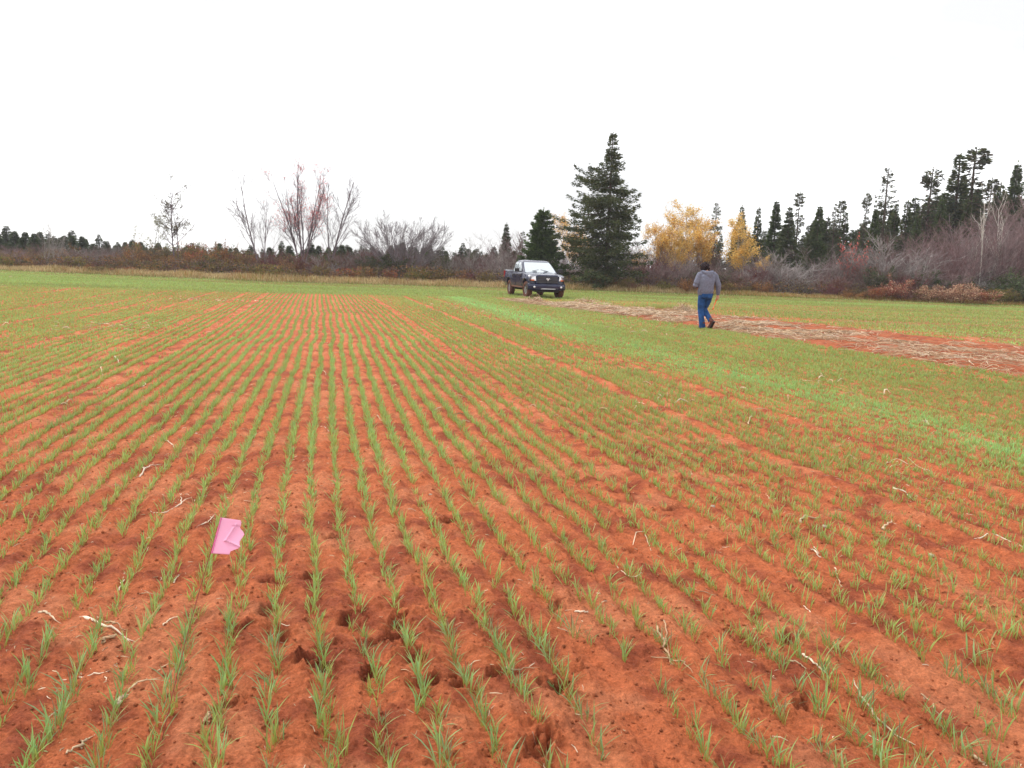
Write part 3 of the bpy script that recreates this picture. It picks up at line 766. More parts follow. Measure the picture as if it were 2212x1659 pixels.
def make_truck():
    a = rad(14.0)                               # nose swung slightly towards the right of the picture
    c = (0.98, 43.2)
    root = empty('pickup_truck', (c[0], c[1], ghz(*c) + .01), math.pi + a)
    tag(root, 'dark navy crew cab pickup truck with muddy tyres parked on the green field', 'pickup truck')
    FW, RW = 1.95, -1.62                       # axle positions, +y is the nose
    def zb(y):
        z = 0.50
        for yc in (FW, RW):
            d = abs(y - yc)
            if d < 0.52: z = max(z, 0.42 + math.sqrt(0.52 ** 2 - d * d))
        return z
    ys = sorted(set(list(np.linspace(-2.85, 2.62, 60)) + [FW - .52, FW + .52, RW - .52, RW + .52, -.93, -.95]))
    def section(y, bed):
        wf = 1.0 - 0.10 * sstep(2.0, 2.65, y) ** 1.5 - 0.02 * sstep(-2.4, -2.85, y)
        fl = 0.03 * (math.exp(-((y - FW) / .5) ** 2) + math.exp(-((y - RW) / .5) ** 2))
        W = 0.985 * wf + fl
        if bed: zt = 1.36
        else: zt = float(np.interp(y, [-.95, 1.15, 1.3, 2.3, 2.62], [1.30, 1.27, 1.25, 1.16, 1.07]))
        z0 = zb(y)
        pts = [(W - .05, z0), (W, max(z0 + .02, .68)), (W + .004, max(z0 + .03, .95)), (W - .015, max(z0 + .05, 1.08)), (W - .05, zt - .035)]
        if bed: pts += [(W - .07, zt), (W - .13, zt), (W - .14, .92), (0, .92)]
        else:
            cr_ = 0.05 if y > 1.2 else 0.02
            pts += [(W - .085, zt - .004), (W - .25, zt + cr_ * .4), (W - .5, zt + cr_), (0, zt + cr_ * .7)]
        pts = [(p[0], p[1]) for p in pts]
        full = pts + [(-x, z) for x, z in reversed(pts[:-1])]
        return [(x, y, z) for x, z in full]
    body = G()
    loft(body, [section(y, False) for y in ys if y >= -.93], closed=False, cap=False)
    # front face closing
    body.build('body', PAINT, root, smooth=False)
    bed = G()
    loft(bed, [section(y, True) for y in ys if y <= -.95], closed=False, cap=False)
    box(bed, (-.93, -.99, .5), (.93, -.955, 1.36))
    bo = bed.build('cargo_bed', PAINT, root)
    tg = G(); box(tg, (-.88, -2.90, .62), (.88, -2.84, 1.35)); tg.build('tailgate', PAINT, root, bevel=.01)
    g = G(); box(g, (-.9, -3.05, .50), (.9, -2.91, .66)); g.build('rear_bumper', CHROME, root, bevel=.02)
    # cab
    def cab_ring(z, y0, y1, w0, w1):
        r_ = .10; out = []
        for (cx, cy, a0, w_) in ((w1 - r_, y1 - r_, 0, 0), (-w1 + r_, y1 - r_, 90, 0), (-w0 + r_, y0 + r_, 180, 0), (w0 - r_, y0 + r_, 270, 0)):
            for k in range(5):
                t = rad(a0 + 90 * k / 4); out.append((cx + r_ * math.cos(t), cy + r_ * math.sin(t), z))
        return out
    cabg = G()
    prof = [(1.24, -.93, 1.36, .94, .90), (1.45, -.90, 1.02, .90, .86), (1.70, -.85, .58, .83, .79), (1.82, -.80, .36, .78, .73), (1.885, -.70, .15, .70, .64), (1.91, -.5, -.1, .5, .45)]
    loft(cabg, [cab_ring(*p) for p in prof])
    cabo = cabg.build('cab', PAINT, root, smooth=False, bevel=0)
    def lerp_prof(z):
        zz = [p[0] for p in prof]; return [float(np.interp(z, zz, [p[i] for p in prof])) for i in range(1, 5)]
    # windscreen: three rows of quads proud of the cab shell
    wg = G(); rows = []
    for z in (1.27, 1.37, 1.45, 1.58, 1.70, 1.79):
        y0, y1, w0, w1 = lerp_prof(z); rows.append([(x * (w1 - .07), y1 + .012, z) for x in np.linspace(-1, 1, 13)])
    loft(wg, rows, closed=False, cap=False); wg.build('windscreen', GLASS, root, smooth=True)
    for sx in (-1, 1):
        for (ya, yb) in ((-.82, -.16), (-.08, .86)):
            sg = G(); rows = []
            for z in (1.31, 1.45, 1.70, 1.78):
                y0, y1, w0, w1 = lerp_prof(z)
                b_ = min(yb, y1 - .20) ; f0 = np.linspace(max(ya, y0 + .12), b_, 6)
                rows.append([(sx * ((w0 + (w1 - w0) * (y - y0) / (y1 - y0)) + .012), y, z) for y in f0])
            loft(sg, rows, closed=False, cap=False); sg.build('side_window', GLASS, root)
        for yh in (-.72, .05):
            hg = G(); box(hg, (min(sx * .985, sx * 1.02), yh, 1.10), (max(sx * .985, sx * 1.02), yh + .2, 1.14)); hg.build('door_handle', BLACK, root, bevel=.006)
        for (ya, yb) in ((-.90, -.02), (0.0, 1.18)):
            d = G(); box(d, (min(sx * .975, sx * .998), ya, .56), (max(sx * .975, sx * .998), yb - .015, 1.18)); d.build('door', PAINT, root, bevel=.012)
        m = G(); x0, x1 = sorted((sx * 1.06, sx * 1.30)); box(m, (x0, .88, 1.27), (x1, 1.02, 1.47)); mo = m.build('mirror', BLACK, root, bevel=.03)
        m2 = G(); x0, x1 = sorted((sx * .93, sx * 1.08)); box(m2, (x0, .93, 1.27), (x1, .99, 1.33)); m2.build('mirror_arm', BLACK, mo, bevel=.01)
        hl = G()
        yf = 2.665; xo, xi = .93, .60
        pts = [(sx * xi, yf - .05, .86), (sx * xo, yf - .22, .86), (sx * xo, yf - .22 + .04, .86), (sx * xi, yf + .03, .86)]
        pts += [(sx * (xi + .02), yf - .06, 1.09), (sx * (xo - .02), yf - .25, 1.11), (sx * (xo - .01), yf - .22 + .03, 1.10), (sx * (xi + .02), yf + .01, 1.08)]
        hexa(hl, pts); ho = hl.build('headlight', LAMP, root, bevel=.015)
        am = G(); hexa(am, [(sx * .70, yf - .10, .865), (sx * (xo - .01), yf - .19, .865), (sx * (xo - .01), yf - .165, .865), (sx * .70, yf + .012, .865),
                            (sx * .70, yf - .10, .925), (sx * (xo - .01), yf - .19, .925), (sx * (xo - .01), yf - .165, .925), (sx * .70, yf + .010, .925)])
        am.build('indicator', AMBER, ho)
        tl = G(); x0, x1 = sorted((sx * .86, sx * .975)); box(tl, (x0, -2.92, .95), (x1, -2.80, 1.3)); tl.build('tail_light', mat_plain('red_lens', (.4, .02, .02), .2), root, bevel=.01)
        st = G(); x0, x1 = sorted((sx * .955, sx * .998)); box(st, (x0, -.92, .47), (x1, 1.36, .545)); st.build('sill', MUD, root, bevel=.01)
    # nose
    fa = G()
    hexa(fa, [(-.90, 2.30, .55), (.90, 2.30, .55), (.90, 2.52, .55), (-.90, 2.52, .55), (-.90, 2.3, 1.06), (.90, 2.3, 1.06), (.90, 2.47, 1.06), (-.90, 2.47, 1.06)])
    hexa(fa, [(-.62, 2.47, .72), (.62, 2.47, .72), (.60, 2.70, .72), (-.60, 2.70, .72), (-.58, 2.4, 1.12), (.58, 2.4, 1.12), (.56, 2.64, 1.12), (-.56, 2.64, 1.12)])
    hexa(fa, [(-.60, 2.20, 1.10), (.60, 2.20, 1.10), (.575, 2.665, 1.10), (-.575, 2.665, 1.10), (-.56, 2.0, 1.20), (.56, 2.0, 1.20), (.53, 2.60, 1.17), (-.53, 2.60, 1.17)])
    fa.build('front_panel', PAINT, root, bevel=.025)
    gr = G(); hexa(gr, [(-.56, 2.68, .74), (.56, 2.68, .74), (.54, 2.715, .74), (-.54, 2.715, .74), (-.52, 2.63, 1.09), (.52, 2.63, 1.09), (.50, 2.672, 1.09), (-.50, 2.672, 1.09)])
    go = gr.build('grille', BLACK, root, bevel=.01)
    bars = G()
    for z in np.linspace(.79, 1.04, 6):
        y = 2.705 - .043 * (z - .74) / .35 + .006
        box(bars, (-.50, y, z - .004), (.50, y + .012, z + .006))
    bars.build('grille_slats', mat_plain('grey_slats', (.05, .05, .06), .4), go)
    cr_ = G(); box(cr_, (-.52, 2.70, .905), (.52, 2.73, .93)); hexa(cr_, [(-.02, 2.722, .75), (.02, 2.722, .75), (.02, 2.74, .75), (-.02, 2.74, .75), (-.02, 2.69, 1.08), (.02, 2.69, 1.08), (.02, 2.705, 1.08), (-.02, 2.705, 1.08)])
    cr_.build('grille_cross', mat_plain('dark_bar', (.03, .03, .045), .3), go, bevel=.004)
    # ram-like head badge: shield with two curled horns
    bd = G(); t = [(0, -.075), (.022, -.05), (.03, .0), (.05, .03), (.03, .05), (0, .045)]
    out = t + [(-x, z) for x, z in reversed(t[1:-1])]
    r0 = [(x, 2.745, .935 + z) for x, z in out]; r1 = [(x * .8, 2.765, .935 + z * .8) for x, z in out]
    loft(bd, [r0, r1])
    for s in (-1, 1):
        aa = np.linspace(-.6, 4.0, 12); P = np.stack([s * (.055 + .028 * np.cos(aa)), np.full(12, 2.76), .965 + .030 * np.sin(aa)], 1)
        tubes(bd, P, np.linspace(.013, .005, 12), 6, cap=True)
    bd.build('badge', WHITE, go)
    # bumper: curved, with openings
    bp = G(); rings = []
    for x in np.linspace(-1.0, 1.0, 21):
        yb = 2.86 - .34 * abs(x) ** 3.2
        rings.append([(x, yb - .30, .42), (x, yb - .06, .40), (x, yb, .48), (x, yb + .005, .60), (x, yb - .02, .70), (x, yb - .10, .725), (x, yb - .30, .725)])
    loft(bp, rings); bpo = bp.build('front_bumper', PAINT, root)
    it = G(); box(it, (-.46, 2.845, .475), (.46, 2.875, .525)); it.build('air_intake', BLACK, bpo, bevel=.01)
    tr = G(); hexa(tr, [(-.40, 2.83, .455), (.40, 2.83, .455), (.38, 2.885, .455), (-.38, 2.885, .455), (-.36, 2.83, .488), (.36, 2.83, .488), (.34, 2.882, .488), (-.34, 2.882, .488)])
    tr.build('lower_trim', mat_plain('silver_trim', (.5, .5, .52), .3, .5), bpo)
    for s in (-1, 1):
        x0, x1 = sorted((s * .62, s * .78)); f_ = G(); ellipsoid(f_, (s * .70, 2.765, .56), (.06, .02, .05), 14, 8); f_.build('fog_lamp', LAMP, bpo, smooth=True)
    # air dam and chassis
    ch = G(); box(ch, (-.80, -2.6, .42), (.80, 2.3, .60)); box(ch, (-.62, 2.25, .30), (.62, 2.55, .47))
    ch.build('chassis', BLACK, root, bevel=.02)
    for y in (FW, RW):
        ax = G(); tubes(ax, np.array([(-.8, y, .38), (0, y, .36), (.8, y, .38)]), np.array([.05, .09, .05]), 10, cap=True); ax.build('axle', BLACK, root)
    hd = G()
    for s in (-1, 1): tubes(hd, np.array([(s * .18, 1.27, 1.325), (s * .45, 1.22, 1.335), (s * .05, 1.10, 1.43)]), np.array([.012, .009, .006]), 5, cap=True)
    hd.build('wiper_blades', BLACK, root)
    for sx in (-1, 1):
        for y in (FW, RW):
            steer = rad(6) if y == FW else 0
            e = G(); rr = [(.385, -.13), (.40, -.11), (.412, -.06), (.415, 0), (.412, .06), (.40, .11), (.385, .13), (.25, .125), (.25, -.125)]
            rings = []
            for k in range(36):
                t = 2 * math.pi * k / 36; kn = 1 + .012 * (k % 2)
                rings.append([(q[1], math.cos(t) * q[0] * (kn if q[0] > .39 else 1), math.sin(t) * q[0] * (kn if q[0] > .39 else 1)) for q in rr])
            rings.append(rings[0]); loft(e, rings, cap=False)
            ty = e.build('wheel', TYRE, root); ty.location = (sx * .84, y, .405); ty.rotation_euler = (0, 0, steer)
            ri = G()
            loft(ri, [[(sx * .09, math.cos(t) * q, math.sin(t) * q) for t in np.linspace(0, 2 * math.pi, 28)[:-1]] if True else 0 for q in (.252, .225)], cap=False)
            loft(ri, [[(sx * x, math.cos(t) * q, math.sin(t) * q) for t in np.linspace(0, 2 * math.pi, 28)[:-1]] for x, q in ((.09, .225), (.03, .20), (.02, .02))], cap=False)
            for k in range(5):
                t = 2 * math.pi * k / 5; d_ = np.array((0, math.cos(t), math.sin(t))); s_ = np.array((0, -math.sin(t), math.cos(t))); xo_ = np.array((sx, 0, 0))
                p = [d_ * .05 - s_ * .045, d_ * .235 - s_ * .035, d_ * .235 + s_ * .035, d_ * .05 + s_ * .045]
                hexa(ri, [q_ + xo_ * .04 for q_ in p] + [q_ + xo_ * .095 for q_ in p])
            ri.build('rim', RIM, ty)
    for s, yy in ((-1, -.4), (1, -.4)):
        sa_ = G(); box(sa_, (s * .62 - .02, .35, 1.28), (s * .62 + .02, .37, 1.29))
make_truck()

# ------------------------------------------------------------------ walking person
DENIM = mat_plain('blue_denim', (0.018, 0.065, 0.19), 0.85, 0, .15, 0, .45, 9, bump=.25)
FLEECE = mat_plain('grey_fleece', (0.16, 0.17, 0.225), 0.95, 0, .1, 0, .18, 26, bump=.3)
SKIN = mat_plain('skin', (0.50, 0.25, 0.17), 0.6)
HAIR = mat_plain('dark_hair', (0.016, 0.008, 0.010), 0.7, 0, .2, 0, .5, 30, bump=.6)
BOOT = mat_plain('brown_boot', (0.10, 0.030, 0.022), 0.7, 0, .3, 0, .3, 20)
ORANGE = mat_plain('orange_plastic', (0.85, 0.13, 0.03), 0.35, 0, .5, .3)
def remeshed(name, g, mat, parent, voxel=.012, smooth=4):
    me = g.mesh('tmp'); o = bpy.data.objects.new('tmp', me); COL.objects.link(o)
    m = o.modifiers.new('r', 'REMESH'); m.mode = 'VOXEL'; m.voxel_size = voxel
    s = o.modifiers.new('s', 'SMOOTH'); s.factor = .5; s.iterations = smooth
    bpy.context.view_layer.update()
    dg = bpy.context.evaluated_depsgraph_get()
    nm = bpy.data.meshes.new_from_object(o.evaluated_get(dg))
    bpy.data.objects.remove(o)
    nm.materials.clear(); nm.materials.append(mat)
    for p in nm.polygons: p.use_smooth = True
    nm.name = name
    ob = bpy.data.objects.new(name, nm); COL.objects.link(ob); ob.parent = parent
    return ob
def limb(g, pts, rads, flat=None, n=14):
    """tapered limb through joints, closed at both ends"""
    P = poly_resample(np.concatenate([np.array(pts, float), np.array(rads, float)[:, None]], 1), n)
    tubes(g, P[:, :3], P[:, 3], 14, cap=True)
    ellipsoid(g, P[0, :3], [P[0, 3]] * 3, 14, 8); ellipsoid(g, P[-1, :3], [P[-1, 3]] * 3, 14, 8)
def torso(g, rings):
    R = []
    for (cx, cy, z, rx, ry) in rings:
        R.append([(cx + rx * math.copysign(abs(math.cos(t)) ** .85, math.cos(t)), cy + ry * math.copysign(abs(math.sin(t)) ** .85, math.sin(t)), z) for t in np.linspace(0, 2 * math.pi, 25)[:-1]])
    loft(g, R)
def make_person():
    fx, fy = gp(1518, 710)
    root = empty('person', (fx - .0, fy, ghz(fx, fy) - .01))
    root.scale = (1.065,) * 3
    tag(root, 'person seen from behind in grey hooded sweatshirt and blue jeans walking beside the straw strip', 'person')
    # x right, y away, z up; walking away and slightly left
    hipL, kneeL, ankL = (-.055, .0, .90), (-.075, .06, .49), (-.015, -.02, .09)
    hipR, kneeR, ankR = (.10, .0, .90), (.035, .16, .52), (.165, -.16, .20)
    shL, elL, wrL = (-.165, .0, 1.40), (-.265, -.03, 1.13), (-.20, .20, 1.07)
    shR, elR, wrR = (.215, .02, 1.41), (.335, .0, 1.13), (.345, .07, .88)
    hd = np.array((-.045, .075, 1.575))
    b = G()
    torso(b, [(.025, .0, .84, .15, .10), (.02, .0, .95, .155, .105), (.015, 0, 1.08, .135, .095), (.02, .0, 1.25, .165, .11), (.025, .01, 1.38, .175, .10), (.02, .015, 1.45, .10, .08)])
    limb(b, [(.01, .015, 1.42), (-.01, .03, 1.50), (-.02, .04, 1.56)], [.065, .055, .055])
    rot = Matrix.Rotation(rad(-14), 3, 'X') @ Matrix.Rotation(rad(14), 3, 'Z')
    ellipsoid(b, hd, (.075, .098, .115), 20, 14, rot)
    fwd = np.array(rot @ Vector((0, 1, 0))); rt = np.array(rot @ Vector((1, 0, 0))); up = np.array(rot @ Vector((0, 0, 1)))
    ellipsoid(b, hd + fwd * .045 - up * .055, (.052, .055, .055), 14, 10, rot)             # jaw
    limb(b, [hd + fwd * .092 + up * .005, hd + fwd * .112 - up * .028], [.010, .016], n=5)   # nose
    for s in (-1, 1):
        ellipsoid(b, hd + rt * s * .077 - up * .01, (.012, .022, .032), 10, 8, rot)         # ears
        ellipsoid(b, hd + rt * s * .032 + fwd * .088 + up * .012, (.017, .010, .010), 10, 6, rot)
    limb(b, [hd + fwd * .098 - up * .066 - rt * .02, hd + fwd * .103 - up * .066, hd + fwd * .098 - up * .066 + rt * .02], [.007, .009, .007], n=5)
    limb(b, [shL, elL, wrL], [.050, .040, .028]); limb(b, [shR, elR, wrR], [.050, .040, .028])
    limb(b, [hipL, kneeL, ankL], [.085, .058, .042]); limb(b, [hipR, kneeR, ankR], [.085, .058, .042])
    limb(b, [ankL, (-.02, .10, .05)], [.04, .035], n=6); limb(b, [ankR, (.13, -.10, .07)], [.04, .03], n=6)
    # hands
    def hand(w_, d, nrm_, side):
        d = nrm(np.array(d, float)); nn = nrm(np.array(nrm_, float)); sd = np.cross(d, nn) * side; w_ = np.array(w_)
        palm = [w_, w_ + d * .045, w_ + d * .085]
        for k in (-.026, -.009, .009, .026): limb(b, [w_ + sd * k * .6, w_ + d * .05 + sd * k, w_ + d * .088 + sd * k], [.016, .015, .013], n=6)
        for k, ln in zip((-.030, -.010, .010, .029), (.75, .95, 1.0, .88)):
            p0 = w_ + d * .088 + sd * k
            p1 = p0 + (d * .6 + nn * .7) * .038 * ln; p2 = p1 + (nn * .9 - d * .35) * .028 * ln; p3 = p2 + (-d * .9 - nn * .1) * .02 * ln
            limb(b, [p0, p1, p2, p3], [.0105, .0095, .009, .008], n=9)
        t0 = w_ + d * .03 + sd * .034; t1 = t0 + (sd * .5 + d * .5 + nn * .6) * .035; t2 = t1 + (d * .3 + nn * .9 - sd * .35) * .03
        limb(b, [t0, t1, t2], [.014, .012, .009], n=7)
        return w_ + d * .075 + nn * .028
    grip = hand(wrR, (.05, .12, -1), (-.25, .95, .1), 1)
    hand(wrL, (.55, .8, -.05), (.3, -.2, -.9), -1)
    body = remeshed('body', b, SKIN, root, .0065, 2)
    # hooded sweatshirt
    s = G()
    torso(s, [(-.0, 0, .885, .185, .13), (-.0, 0, .92, .19, .135), (.005, -.005, .97, .205, .15), (.01, -.01, 1.10, .195, .15), (.02, -.015, 1.25, .20, .15), (.025, -.01, 1.36, .195, .135), (.025, .0, 1.425, .15, .11), (.015, .01, 1.47, .09, .085)])
    limb(s, [(-.135, .0, 1.385), shL, elL, (-.215, .16, 1.085)], [.085, .085, .075, .055])
    limb(s, [(.17, .01, 1.385), shR, elR, (.345, .055, .925)], [.085, .082, .070, .048])
    torso(s, [(-.0, 0, .875, .175, .122), (-.0, 0, .90, .178, .125)])
    # folds
    for k in range(7):
        limb(s, [(-.17 + .05 * k, -.125 + .02 * abs(k - 3) / 3, .95), (-.15 + .045 * k, -.152 + .02 * abs(k - 3) / 3, 1.03), (-.12 + .04 * k, -.145, 1.12)], [.012, .014, .004], n=6)
    hood = G()
    swb = remeshed('sweatshirt', s, FLEECE, root, .010, 3)
    limb(hood, [(-.12, .06, 1.47), (-.105, -.03, 1.475), (-.02, -.10, 1.445), (.09, -.105, 1.44), (.15, -.02, 1.475), (.12, .06, 1.48)], [.030, .042, .052, .055, .045, .032], n=18)
    ellipsoid(hood, (.055, -.115, 1.40), (.10, .048, .075), 16, 10); ellipsoid(hood, (.075, -.125, 1.355), (.05, .035, .05), 14, 8)
    remeshed('hood', hood, FLEECE, swb, .009, 3)
    # jeans
    j = G()
    torso(j, [(.02, 0, .80, .160, .125), (.02, -.005, .87, .175, .14), (.02, 0, .95, .165, .125)])
    limb(j, [hipL, (-.075, .03, .70), kneeL, (-.055, -.0, .30), (-.015, -.01, .06)], [.115, .098, .078, .074, .082])
    limb(j, [hipR, (.085, .08, .70), kneeR, (.10, .0, .36), (.155, -.12, .24)], [.112, .096, .074, .068, .066])
    ellipsoid(j, (-.05, -.075, .86), (.085, .07, .085)); ellipsoid(j, (.09, -.075, .86), (.085, .07, .085))
    jo = remeshed('jeans', j, DENIM, root, .010, 3)
    for sx in (-.055, .095):
        pk = G(); pr = [(-.055, .04), (.055, .04), (.055, -.03), (0, -.06), (-.055, -.03)]
        loft(pk, [[(sx + x, yy, .875 + z) for x, z in pr] for yy in (-.120, -.158 + .004)]); pk.build('pocket', DENIM, jo)
    bt = G(); torso(bt, [(.02, -.0, .918, .170, .131), (.02, -.0, .945, .170, .131)]); bt.build('waistband', DENIM, jo)
    # boots
    for (h_, t_, name) in (((-.02, -.03, .07), (-.04, .17, .045), 0), ((.185, -.205, .215), (.135, -.115, .045), 1)):
        h_ = np.array(h_); t_ = np.array(t_); g = G(); mid = (h_ + t_) / 2
        up_ = np.array((0, 0, 1)) if name == 0 else nrm(np.array((-.3, .75, .45)))
        limb(g, [h_, mid, t_], [.048, .045, .040], n=8)
        limb(g, [h_ + up_ * .0, h_ + up_ * .10], [.052, .055], n=5)
        ellipsoid(g, t_ + up_ * .005, (.046, .046, .040), 14, 10)
        bo = remeshed('boot', g, BOOT, root, .008, 2)
        so = G(); d = nrm(t_ - h_); sd = nrm(np.cross(d, up_)); dn = -up_
        c0 = h_ - d * .045 + dn * .045; c1 = t_ + d * .04 + dn * .040; P8 = []
        for off in (.0, .022):
            for a_, ww in ((0, .038), (.35, .034), (.7, .046), (1, .026)): P8.append(c0 + (c1 - c0) * a_ + sd * ww + dn * off)
            for a_, ww in ((1, .026), (.7, .046), (.35, .034), (0, .038)): P8.append(c0 + (c1 - c0) * a_ - sd * ww + dn * off)
        loft(so, np.array(P8).reshape(2, 8, 3)); so.build('sole', BLACK, bo, bevel=.004)
    # hair: cap of many locks
    hg = G(); ellipsoid(hg, hd - fwd * .018 + up * .010, (.100, .112, .118), 20, 14, rot)
    r = np.random.default_rng(12)
    for k in range(260):
        v = nrm(r.normal(size=3)); 
        if v @ fwd > .45 and v @ up < .45: continue
        if v @ up < -.75: continue
        p = hd - fwd * .012 + up * .018 + (rt * v[0] * .098 + fwd * v[1] * .106 + up * v[2] * .115)
        q = p + v[0] * rt * .02 + v[1] * fwd * .02 + v[2] * up * .018 - up * .02 + r.normal(size=3) * .012
        limb(hg, [p, (p + q) / 2 + v * .008, q], [.014, .011, .006], n=4)
    remeshed('hair', hg, HAIR, root, .006, 1)
    # orange pointed stake held in the right hand (a thing of its own)
    W0 = np.array((fx, fy, ghz(fx, fy) - .01)); sc = 1.065
    gw = W0 + grip * sc
    tipw = W0 + np.array((.262, .16, .50)) * sc; dirv = nrm(tipw - gw); topw = gw - dirv * .09
    ln = np.linalg.norm(tipw - topw)
    tr = empty('planting_stick', tuple(topw)); tag(tr, 'short orange pointed stick held in the right hand of the walking person', 'stick')
    hgd = G(); tubes(hgd, np.array([(0, 0, 0), dirv * .02, dirv * .08, dirv * .15, dirv * .17]), np.array([.018, .024, .019, .022, .014]), 12, cap=True)
    hgd.build('handle', ORANGE, tr, smooth=True)
    sh = G(); tubes(sh, np.array([dirv * .16, dirv * .20, dirv * (ln - .07), dirv * (ln - .065), dirv * (ln - .01), dirv * ln]), np.array([.016, .016, .009, .018, .015, .005]), 10, cap=True)
    sh.build('shaft', ORANGE, tr, smooth=True)
make_person()

# ------------------------------------------------------------------ vegetation generators
def grow(r, P0, D0, L0, R0, levels, wob=.12, up=.08, m=5):
    out = []
    def paths(P0, D0, L0, R0, up, taper):
        n = len(P0); pts = [P0]; d = nrm(D0)
        for i in range(m - 1):
            pts.append(pts[-1] + d * (L0 / (m - 1))[:, None])
            d = nrm(d + r.normal(size=(n, 3)) * wob + np.array((0, 0, up)))
        return np.stack(pts, 1), R0[:, None] * np.linspace(1, taper, m)[None]
    P, R = paths(P0, D0, L0, R0, up, .35); out.append((P, R)); L = L0
    for lv in levels:
        k = lv['n']; n = len(P); idx = np.repeat(np.arange(n), k)
        t = r.uniform(lv.get('t0', .25), 1, len(idx)) * (m - 1.001); i = t.astype(int); f = (t - i)[:, None]
        Q = P[idx, i] * (1 - f) + P[idx, i + 1] * f; T = nrm(P[idx, i + 1] - P[idx, i])
        side = nrm(np.cross(T, r.normal(size=T.shape))); a = np.radians(r.normal(lv['ang'], lv.get('sd', 10), len(idx)))[:, None]
        D = T * np.cos(a) + side * np.sin(a)
        Ln = L[idx] * lv['ratio'] * (1.15 - .55 * t / (m - 1)) * r.uniform(.6, 1.25, len(idx))
        rr = np.maximum(R[idx, i] * lv.get('rr', .55), lv.get('rmin', .006))
        P, R = paths(Q, D, Ln, rr, lv.get('up', up), .4); L = Ln; out.append((P, R))
    return out
def tips(levels_out, r, n, spread, last=1):
    P = np.concatenate([p.reshape(-1, 3) for p, _ in levels_out[-last:]])
    P = P[r.integers(0, len(P), n)]; return P + r.normal(size=P.shape) * spread
def mesh_of(g, name, mat, smooth=False):
    me = g.mesh(name, smooth); me.materials.append(mat); return me
def leafcols(r, n, cols, var=.25):
    c = np.array(cols)[r.integers(0, len(cols), n)]; return np.clip(c * r.uniform(1 - var, 1 + var, (n, 1)), 0, 1)

def spruce_mesh(seed, Hh, Rfun, nbr, tuft, cols, bare=0.0, z0=.06, tl=.22, tw=.05, droop=1.0, bark=(.10, .075, .06), whorl=0, rv=.62, vs=.22, hang=.20):
    r = np.random.default_rng(seed)
    g = G(); zz = np.linspace(0, Hh, 9); P = np.stack([np.cumsum(r.normal(size=9) * .012 * Hh / 9), np.cumsum(r.normal(size=9) * .012 * Hh / 9), zz], 1); P[0, :2] = 0
    tubes(g, P, np.interp(zz / Hh, [0, .1, 1], [.021, .015, .002]) * Hh, 7, bark, cap=False)
    h = r.random(nbr) ** .85 * (1 - z0) + z0; nw = whorl or 60; h = np.where(h < .72, (np.floor(h * nw) + .5) / nw + r.normal(size=nbr) * .006, h); h = np.clip(h, z0, .985); z = h * Hh; az = r.uniform(0, 2 * math.pi, nbr)
    Lb = np.array([Rfun(a, b) for a, b in zip(h, az)]) * r.uniform(rv, 1.12, nbr)
    keep = (r.random(nbr) > bare * (h < .85)); h, z, az, Lb = h[keep], z[keep], az[keep], Lb[keep]; nb_ = len(h)
    cx = np.interp(z, zz, P[:, 0]); cy = np.interp(z, zz, P[:, 1])
    el = np.interp(h, [0, .4, .8, 1], [-.30, -.20, -.04, .45]) * droop + r.normal(size=nb_) * .09
    t = np.linspace(0, 1, 6)
    hor = Lb[:, None] * t; ver = Lb[:, None] * (np.tan(el)[:, None] * t - .08 * np.sin(t * math.pi)[None] * (h[:, None] < .8) + .06 * t ** 2)
    B = np.stack([cx[:, None] + hor * np.cos(az)[:, None], cy[:, None] + hor * np.sin(az)[:, None], z[:, None] + ver], -1)
    gb = g; tubes(gb, B, (.006 * Hh * .35 + .006 * Lb)[:, None] * np.linspace(1, .25, 6)[None] * .6, 3, bark)
    # needle sprays set along and beside every branch, thinned into clumps
    nt_ = np.maximum(6, (tuft * Lb / Lb.max()).astype(int)); idx = np.repeat(np.arange(nb_), nt_)
    q = 1 - r.random(len(idx)) ** 1.25 * .92; q = np.clip(q, .04, 1)
    i = np.minimum((q * 5).astype(int), 4); f = (q * 5 - i)[:, None]
    C = B[idx, i] * (1 - f) + B[idx, i + 1] * f; T = nrm(B[idx, i + 1] - B[idx, i])
    sidev = nrm(np.cross(T, np.array([[0, 0, 1.]]))); off = r.uniform(-1, 1, len(idx)) * (Lb[idx] * .34 * (1.05 - q) + .10)
    C = C + sidev * off[:, None] + T * (-.25 * np.abs(off))[:, None] + np.array((0, 0, 1.)) * (r.normal(size=len(idx)) * .04 - r.random(len(idx)) * hang * np.minimum(1, Lb[idx]) - np.abs(off) * vs)[:, None]
    cl = vnoise(idx * 1.7, q * 4.5, seed) ; k2 = cl > .22; C, T, sidev, off, idx = C[k2], T[k2], sidev[k2], off[k2], idx[k2]
    D = T + sidev * np.sign(off)[:, None] * r.uniform(.2, 1.1, len(off))[:, None] + np.array((0, 0, 1.)) * r.normal(-.15, .35, len(off))[:, None]
    lc = leafcols(r, len(C), cols, .2); lc *= (.75 + .5 * vnoise(idx * .9, idx * 0, seed + 3))[:, None]
    gc = G(); kites(gc, C, D, r.uniform(.6, 1.3, len(C)) * tl, r.uniform(.7, 1.3, len(C)) * tw, lc, r)
    top = np.array([P[-1]] * 24); kites(gc, top - np.array((0, 0, 1.)) * r.uniform(-.15, .7, (24, 1)), np.array((0, 0, 1.)) + r.normal(size=(24, 3)) * .22, np.full(24, tl), np.full(24, tw * .6), lc[:24], r)
    return mesh_of(g, 'trunk', M_BARK), mesh_of(gc, 'crown', M_NEEDLE)

